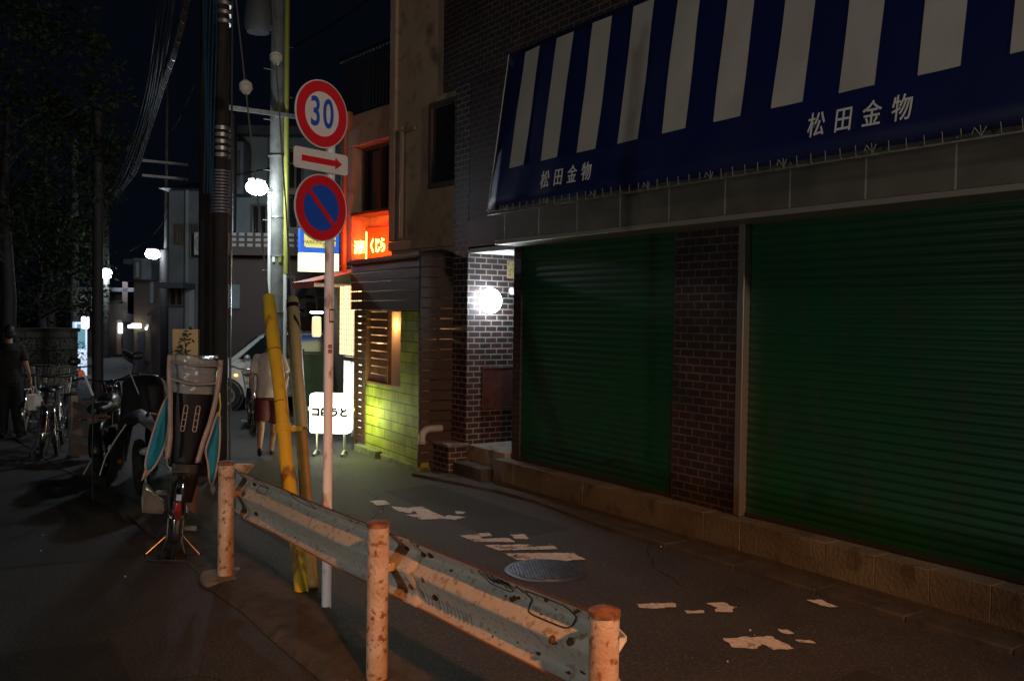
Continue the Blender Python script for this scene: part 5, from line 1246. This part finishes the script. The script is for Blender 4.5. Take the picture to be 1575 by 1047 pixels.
q = MB(); q.box(X_(368), X_(388), -.95, -.905, zat(475, t), zat(440, t)); q.build('pale_shutter', PALEW, o)
win(o, X_(440), X_(466), zat(480, t), zat(430, t), y=-.9)
q = MB()
for i in range(9): z = .3+i*.27; x = X_(385)+i*.2; q.box(x, x+.24, -1.9, -1.1, z, z+.05)
q.slab([(X_(385), -1.92, .15), (X_(385)+2.0, -1.92, 2.75), (X_(385)+2.0, -1.92, 2.95), (X_(385), -1.92, .4)], (0, .03, 0)); q.build('outside_stair', DARKM, o)
t = 21.
o, wd = block('grey_house', 'grey rendered house between the thick pole and the twin poles', 258, 352, t, 7, zat(292, t), GREYW)
ww = 2*wd/94
def X_(px): return (px-305)*ww
q = MB(); q.add([(X_(252), -.4, zat(296, t)), (X_(356), -.4, zat(296, t)), (X_(356), 7.3, zat(296, t)), (X_(252), 7.3, zat(296, t)), (X_(275), 2, zat(262, t)), (X_(335), 2, zat(262, t)), (X_(335), 5, zat(262, t)), (X_(275), 5, zat(262, t))], [(3, 2, 1, 0), (4, 5, 6, 7), (0, 1, 5, 4), (1, 2, 6, 5), (2, 3, 7, 6), (3, 0, 4, 7)]); q.build('roof', TILE, o)
win(o, X_(272), X_(280), zat(375, t), zat(350, t)); win(o, X_(292), X_(300), zat(395, t), zat(350, t)); win(o, X_(262), X_(280), zat(470, t), zat(445, t))
q = MB(); q.box(X_(258), X_(300), -.8, -.003, zat(446, t), zat(438, t)); q.build('porch_roof', TILE, o)
q = MB(); q.box(X_(290), X_(299), -.05, -.004, 0, zat(442, t)); q.build('door', mat('door_grey', (.3, .3, .3), .6), o)
def ac(o, x, z, y=0):
    q = MB(); q.box(x, x+.62, y-.30, y-.02, z, z+.52); a_ = q.build('air_conditioner', mat('ac_white', (.5, .5, .48), .5), o, bev=.02)
    q = MB(); q.xf(Matrix.Translation((x+.24, y-.301, z+.26)) @ Matrix.Rotation(PI/2, 4, 'X'))
    for r_ in (.06, .1, .14, .18, .21): q.torus((0, 0, 0), (0, 0, 1), r_, .008, 24, 5)
    q.build('fan_grille', DARKM, a_)
ac(o, X_(304), zat(395, t))
q = MB(); q.tube([(X_(288), -.06, .2), (X_(288), -.06, zat(296, t))], .05, 8); q.build('downpipe', PALEW, o)
t = 28.
o, wd = block('corner_house', 'narrow dark house with a lit white wall box, right of the second street lamp', 205, 262, t, 6, zat(410, t), BRNW)
ww = 2*wd/57
def X_(px): return (px-233.5)*ww
q = MB(); q.box(X_(217), X_(244), -.6, -.004, zat(433, t), zat(402, t)); q.build('bay_box', GREYW, o)
win(o, X_(221), X_(227), zat(430, t), zat(408, t), y=-.6, gm=PALEW, parts=1)
q = MB(); q.box(X_(200), X_(266), -.5, 6.3, zat(410, t)+.002, zat(403, t)); q.build('roof', TILE, o)
q = MB(); q.box(X_(233), X_(238), -.12, -.004, zat(468, t), zat(435, t)); q.build('pale_pipe', PALEW, o)
q = MB(); q.box(X_(208), X_(219), -.3, -.1, zat(507, t), zat(500, t)); q.build('lit_porch_lamp', mat('lit_yellow', (1, 1, .8), .4, emit=(1, 1, .78), es=5), o)
q = MB(); q.box(X_(203), X_(206), -.3, -.1, zat(507, t), zat(502, t)); q.box(X_(229), X_(231), -.3, -.1, zat(509, t), zat(505, t)); q.build('lit_meter', MATS['lit_yellow'], o)
q = MB(); q.box(X_(212), X_(222), -.03, -.004, 0, zat(512, t)); q.build('door', DARKM, o)
t = 37.
o, wd = block('far_house', 'far low house with pinkish upper panels and a brown door at the street end', 60, 215, t, 6, zat(452, t), BRNW)
ww = 2*wd/155
def X_(px): return (px-137.5)*ww
PINK = mat('pink_panel', (.28, .23, .25), .8)
q = MB(); q.box(X_(118), X_(135), -.4, -.004, zat(485, t), zat(457, t)); q.box(X_(147), X_(169), -.4, -.004, zat(485, t), zat(457, t)); q.build('balcony_panel', PINK, o)
q = MB(); q.box(X_(55), X_(220), -.5, 6.4, zat(452, t)+.002, zat(446, t)); q.build('roof', TILE, o)
q = MB(); q.box(X_(150), X_(165), -.05, -.004, 0, zat(508, t)); q.build('door', mat('door_brown', (.3, .13, .06), .6), o)
q = MB(); q.box(X_(180), X_(188), -.05, -.004, 0.1, zat(495, t)); q.build('door', mat('door_tan', (.3, .2, .14), .6), o)
q = MB(); q.box(X_(186.5), X_(190), -.3, -.1, zat(515, t), zat(500, t)); q.build('lit_sign', mat('lit_cold_sign', (1, 1, 1), .4, emit=(.8, .9, 1), es=5), o)
q = MB(); q.box(X_(92), X_(108), -.1, -.004, zat(540, t), zat(514, t)); q.build('lit_curtain', mat('lit_blue_soft', (.5, .6, .7), .4, emit=(.4, .55, .8), es=.12), o)
q = MB()
for y0_, y1_ in ((457, 480), (488, 500)): q.box(X_(196), X_(204), -.5, -.004, zat(y1_, t), zat(y0_-20, t))
q.build('pipe_shaft', BRNW, o)
win(o, X_(157), X_(161), zat(500, t), zat(490, t), parts=1, gm=GREYW)
# lit doorway booth and white sign
t = 26.
c = P(126, 540, t); o = thing('lit_booth', 'small glass booth lit blue white inside beside the far thin pole', 'booth', (c.x, c.y, 0), math.atan2(dv.y, dv.x)+.3)
q = MB(); za, zb = zat(540, t), zat(502, t); e = .03
for x in (-.16, .09): q.box(x, x+e, 0, .04, za, zb)
q.box(-.16, .12, 0, .04, zb, zb+.04); q.box(-.16, .12, .0, .04, za-.04, za); q.box(-.18, .14, .045, .6, -.05, zb+.05); q.build('frame', mat('booth_white', (.7, .8, .85), .4, emit=(.6, .75, 1), es=.8), o)
q = MB(); q.box(-.13, .09, .01, .035, za, zb); q.build('glass', mat('booth_glass', (.2, .45, .5), .3, emit=(.1, .3, .38), es=.35), o)
c = P(131, 496, 25.5); o = thing('lit_sign', 'glowing white rounded sign above the lit booth', 'sign', (c.x, c.y, c.z), math.atan2(dv.y, dv.x))
q = MB(); rrect(q, .19, -.17, .17, -.05, .05, .04); q.build('light_box', mat('lit_lilac', (1, 1, 1), .4, emit=(.85, .82, 1), es=3), o)
q = MB(); q.tube([(-.1, 0, .1), (-.35, 0, .1)], .015, 6); q.build('bracket', DARKM, o)
lamp('booth_glow', o, (0, -.5, -.6), 6, (.75, .85, 1), .2)
# walls along the streets
o = tag(bpy.data.objects.new('garden_wall', None), 'low stone garden wall under the trees at far left', 'wall'); COL.objects.link(o); c = P(20, 560, 21.5); o.location = (c.x, c.y, 0); o.rotation_euler = (0, 0, math.atan2(dv.y, dv.x)+.35)
q = MB(); q.box(-6, 1.4, 0, .3, -.1, 1.35); q.build('masonry', brickmat('stone_wall', (.16, .17, .14), (.1, .11, .09), (.05, .05, .045), bw=.5, rh=.3, ms=.02, rough=.8), o)
q = MB(); q.box(-6.05, 1.45, -.04, .34, 1.352, 1.44); q.build('coping', CONCD, o, bev=.01)
o = tag(bpy.data.objects.new('block_fence', None), 'dark board fence along the far right side of the street, past the thick pole', 'fence'); COL.objects.link(o); a = P(232, 560, 27); b_ = P(190, 560, 36); o.location = (a.x, a.y, 0); o.rotation_euler = (0, 0, math.atan2((b_-a).y, (b_-a).x))
q = MB(); L_ = (b_-a).length
for i in range(int(L_/.25)): q.box(i*.25, i*.25+.235, -.02, .02, .05, 1.75)
q.build('boards', BRNW, o); q = MB(); q.box(0, L_, .022, .06, .3, .38); q.box(0, L_, .022, .06, 1.4, 1.48); q.build('rail', DARKM, o)
# small planter pots along the road at right of the covered motorcycle
# ------------------------------------------------------------------ trees at the left
LEAF = mat('leaf_green', (.026, .036, .014), .7, col2=(.016, .022, .009), scale=3, spec=.1)
random.seed(21)
def tree(label, px, t, pyc, rx, rz, n_, dens=1., leaf=.16):
    b = P(px, 560, t); c_ = P(px, pyc, t); o = thing('tree', label, 'tree', (b.x, b.y, 0), 0, 'trees at the left side'); zc = c_.z
    q = MB(); tr = [(0, 0, -.1), (.05, .02, zc*.35), (-.05, .05, zc*.7), (.04, 0, zc)]; q.tube(tr, [.17, .14, .10, .05], 12)
    tips = []
    for k in range(12):
        a = random.uniform(0, 2*PI); f_ = random.uniform(.45, .95); s_ = Vector((0, 0, zc*f_)); e_ = s_+Vector((math.cos(a)*rx*.7, math.sin(a)*rx*.7, random.uniform(.2, 1)*rz*.6)); q.tube([s_, s_.lerp(e_, .5)+Vector((0, 0, .1)), e_], [.05, .03, .012], 6); tips.append(e_)
    q.build('trunk', BROWN, o)
    q = MB(); cl = []
    for k in range(n_):
        a = random.uniform(0, 2*PI); u = random.uniform(-1, 1); r = random.uniform(.45, 1)**.5; s2 = math.sqrt(1-u*u); cl.append(Vector((rx*r*s2*math.cos(a), rx*r*s2*math.sin(a), zc+rz*r*u)))
    vs = []; fs = []
    for c0 in cl:
        sz = random.uniform(.25, .6)
        for k in range(int(46*dens)):
            p = c0+Vector((random.gauss(0, sz*.5), random.gauss(0, sz*.5), random.gauss(0, sz*.35))); d_ = Vector((random.gauss(0, 1), random.gauss(0, 1), random.gauss(-.3, .7))).normalized(); s_ = d_.orthogonal().normalized(); s_ = Matrix.Rotation(random.uniform(0, PI), 3, d_) @ s_
            L = leaf*random.uniform(.6, 1.2); i0 = len(vs); vs += [tuple(p), tuple(p+d_*L*.5+s_*L*.22), tuple(p+d_*L), tuple(p+d_*L*.5-s_*L*.22)]; fs.append((i0, i0+1, i0+2, i0+3))
    q.add(vs, fs); q.build('crown', LEAF, o, flat=True)
tree('tall broad dark tree at the left edge, its crown reaching the frame top', 10, 19, 170, 2.4, 2.9, 150)
tree('mid height tree with greener low foliage next to the left edge', 62, 24, 400, 1.6, 1.6, 70)
tree('smaller dark tree just left of the farthest street lamp', 100, 28, 440, 1.2, 1.4, 45)
tree('dark tree behind the low garden wall at the far left edge', -30, 22, 400, 2.2, 1.6, 80)
tree('tall slim dark tree behind the cable bundle', 75, 27, 260, 1.8, 2.6, 70, leaf=.2)
# low shrubs by the bicycles
def shrub(label, px, py, t, r, z_):
    c_ = P(px, py, t); o = thing('shrub', label, 'shrub', (c_.x, c_.y, 0), 0, 'shrubs along the wall'); q = MB()
    for k in range(5): a = k*1.3; q.tube([(0, 0, 0), (math.cos(a)*r*.5, math.sin(a)*r*.5, z_*.7)], .012, 5)
    q.build('stems', BROWN, o); q = MB(); vs = []; fs = []
    for k in range(700):
        p = Vector((random.gauss(0, r*.45), random.gauss(0, r*.45), z_*random.uniform(.15, 1))); d_ = Vector((random.gauss(0, 1), random.gauss(0, 1), random.gauss(.2, .7))).normalized(); s_ = d_.orthogonal().normalized(); L = random.uniform(.04, .09); i0 = len(vs); vs += [tuple(p), tuple(p+d_*L*.5+s_*L*.25), tuple(p+d_*L), tuple(p+d_*L*.5-s_*L*.25)]; fs.append((i0, i0+1, i0+2, i0+3))
    q.add(vs, fs); q.build('foliage', LEAF, o, flat=True)
shrub('green shrub against the garden wall, left of the bicycle row', 72, 620, 19, .7, 1.3)
shrub('wider shrub left of the walking man in black', -30, 620, 18, 1.0, 1.4)
shrub('shrub at the foot of the far poles', 104, 620, 23, .5, 1.1)
# ------------------------------------------------------------------ unseen lamps that light the near street, two added as fill
def lamp_post(name, label, loc, hgt, power, col, r, aim=None, cone=60, blend=.6):
    o = thing(name, label, 'street lamp', loc); q = MB(); q.tube([(0, 0, -.1), (0, 0, hgt)], [.06, .04], 14); q.build('post', STEEL, o)
    q = MB(); q.xf(Matrix.Translation((0, 0, hgt+.12))); q.ball((0, 0, 0), (.14, .14, .12), 16, 10); q.build('globe', mat(name+'_glass', (1, 1, 1), .4, emit=col, es=3), o)
    if aim is None: lamp('bulb_light', o, (0, .35, hgt+.1), power, col, r); return
    l = bpy.data.lights.new('beam_light', 'SPOT'); l.energy = power; l.color = col; l.shadow_soft_size = r; l.spot_size = math.radians(cone); l.spot_blend = blend
    k = bpy.data.objects.new('beam_light', l); COL.objects.link(k); k.parent = o; p_ = Vector((0, .3, hgt+.1)); k.location = p_; d_ = Vector(aim)-Vector(loc)-p_; k.rotation_euler = d_.to_track_quat('-Z', 'Y').to_euler()
lamp_post('street_lamp', 'neutral street lamp high behind the viewer', (3.3, -9.0, 0), 5.4, 1500, (1, .82, .66), .25)
lamp_post('awning_fill', 'unseen cool fill lamp added to brighten the striped awning', (-4.5, -2.5, 0), 3.4, 200, (.95, .95, 1), .3, (5.2, 5.0, 5.0), 40, 1.0)  # made-up spot, added only to brighten the awning
lamp_post('path_lamp', 'orange lamp by the roadside behind the viewer', (.85, -1.9, 0), 3.9, 1150, (1, .32, .075), .08, (2.95, 3.2, .75), 48, .8)
lamp_post('side_fill', 'unseen fill lamp added beyond the left edge to brighten the guardrail', (-3.9, 3.6, 0), 1.1, 190, (1, .98, .88), .12)  # added fill for the grey faces of the rail beam
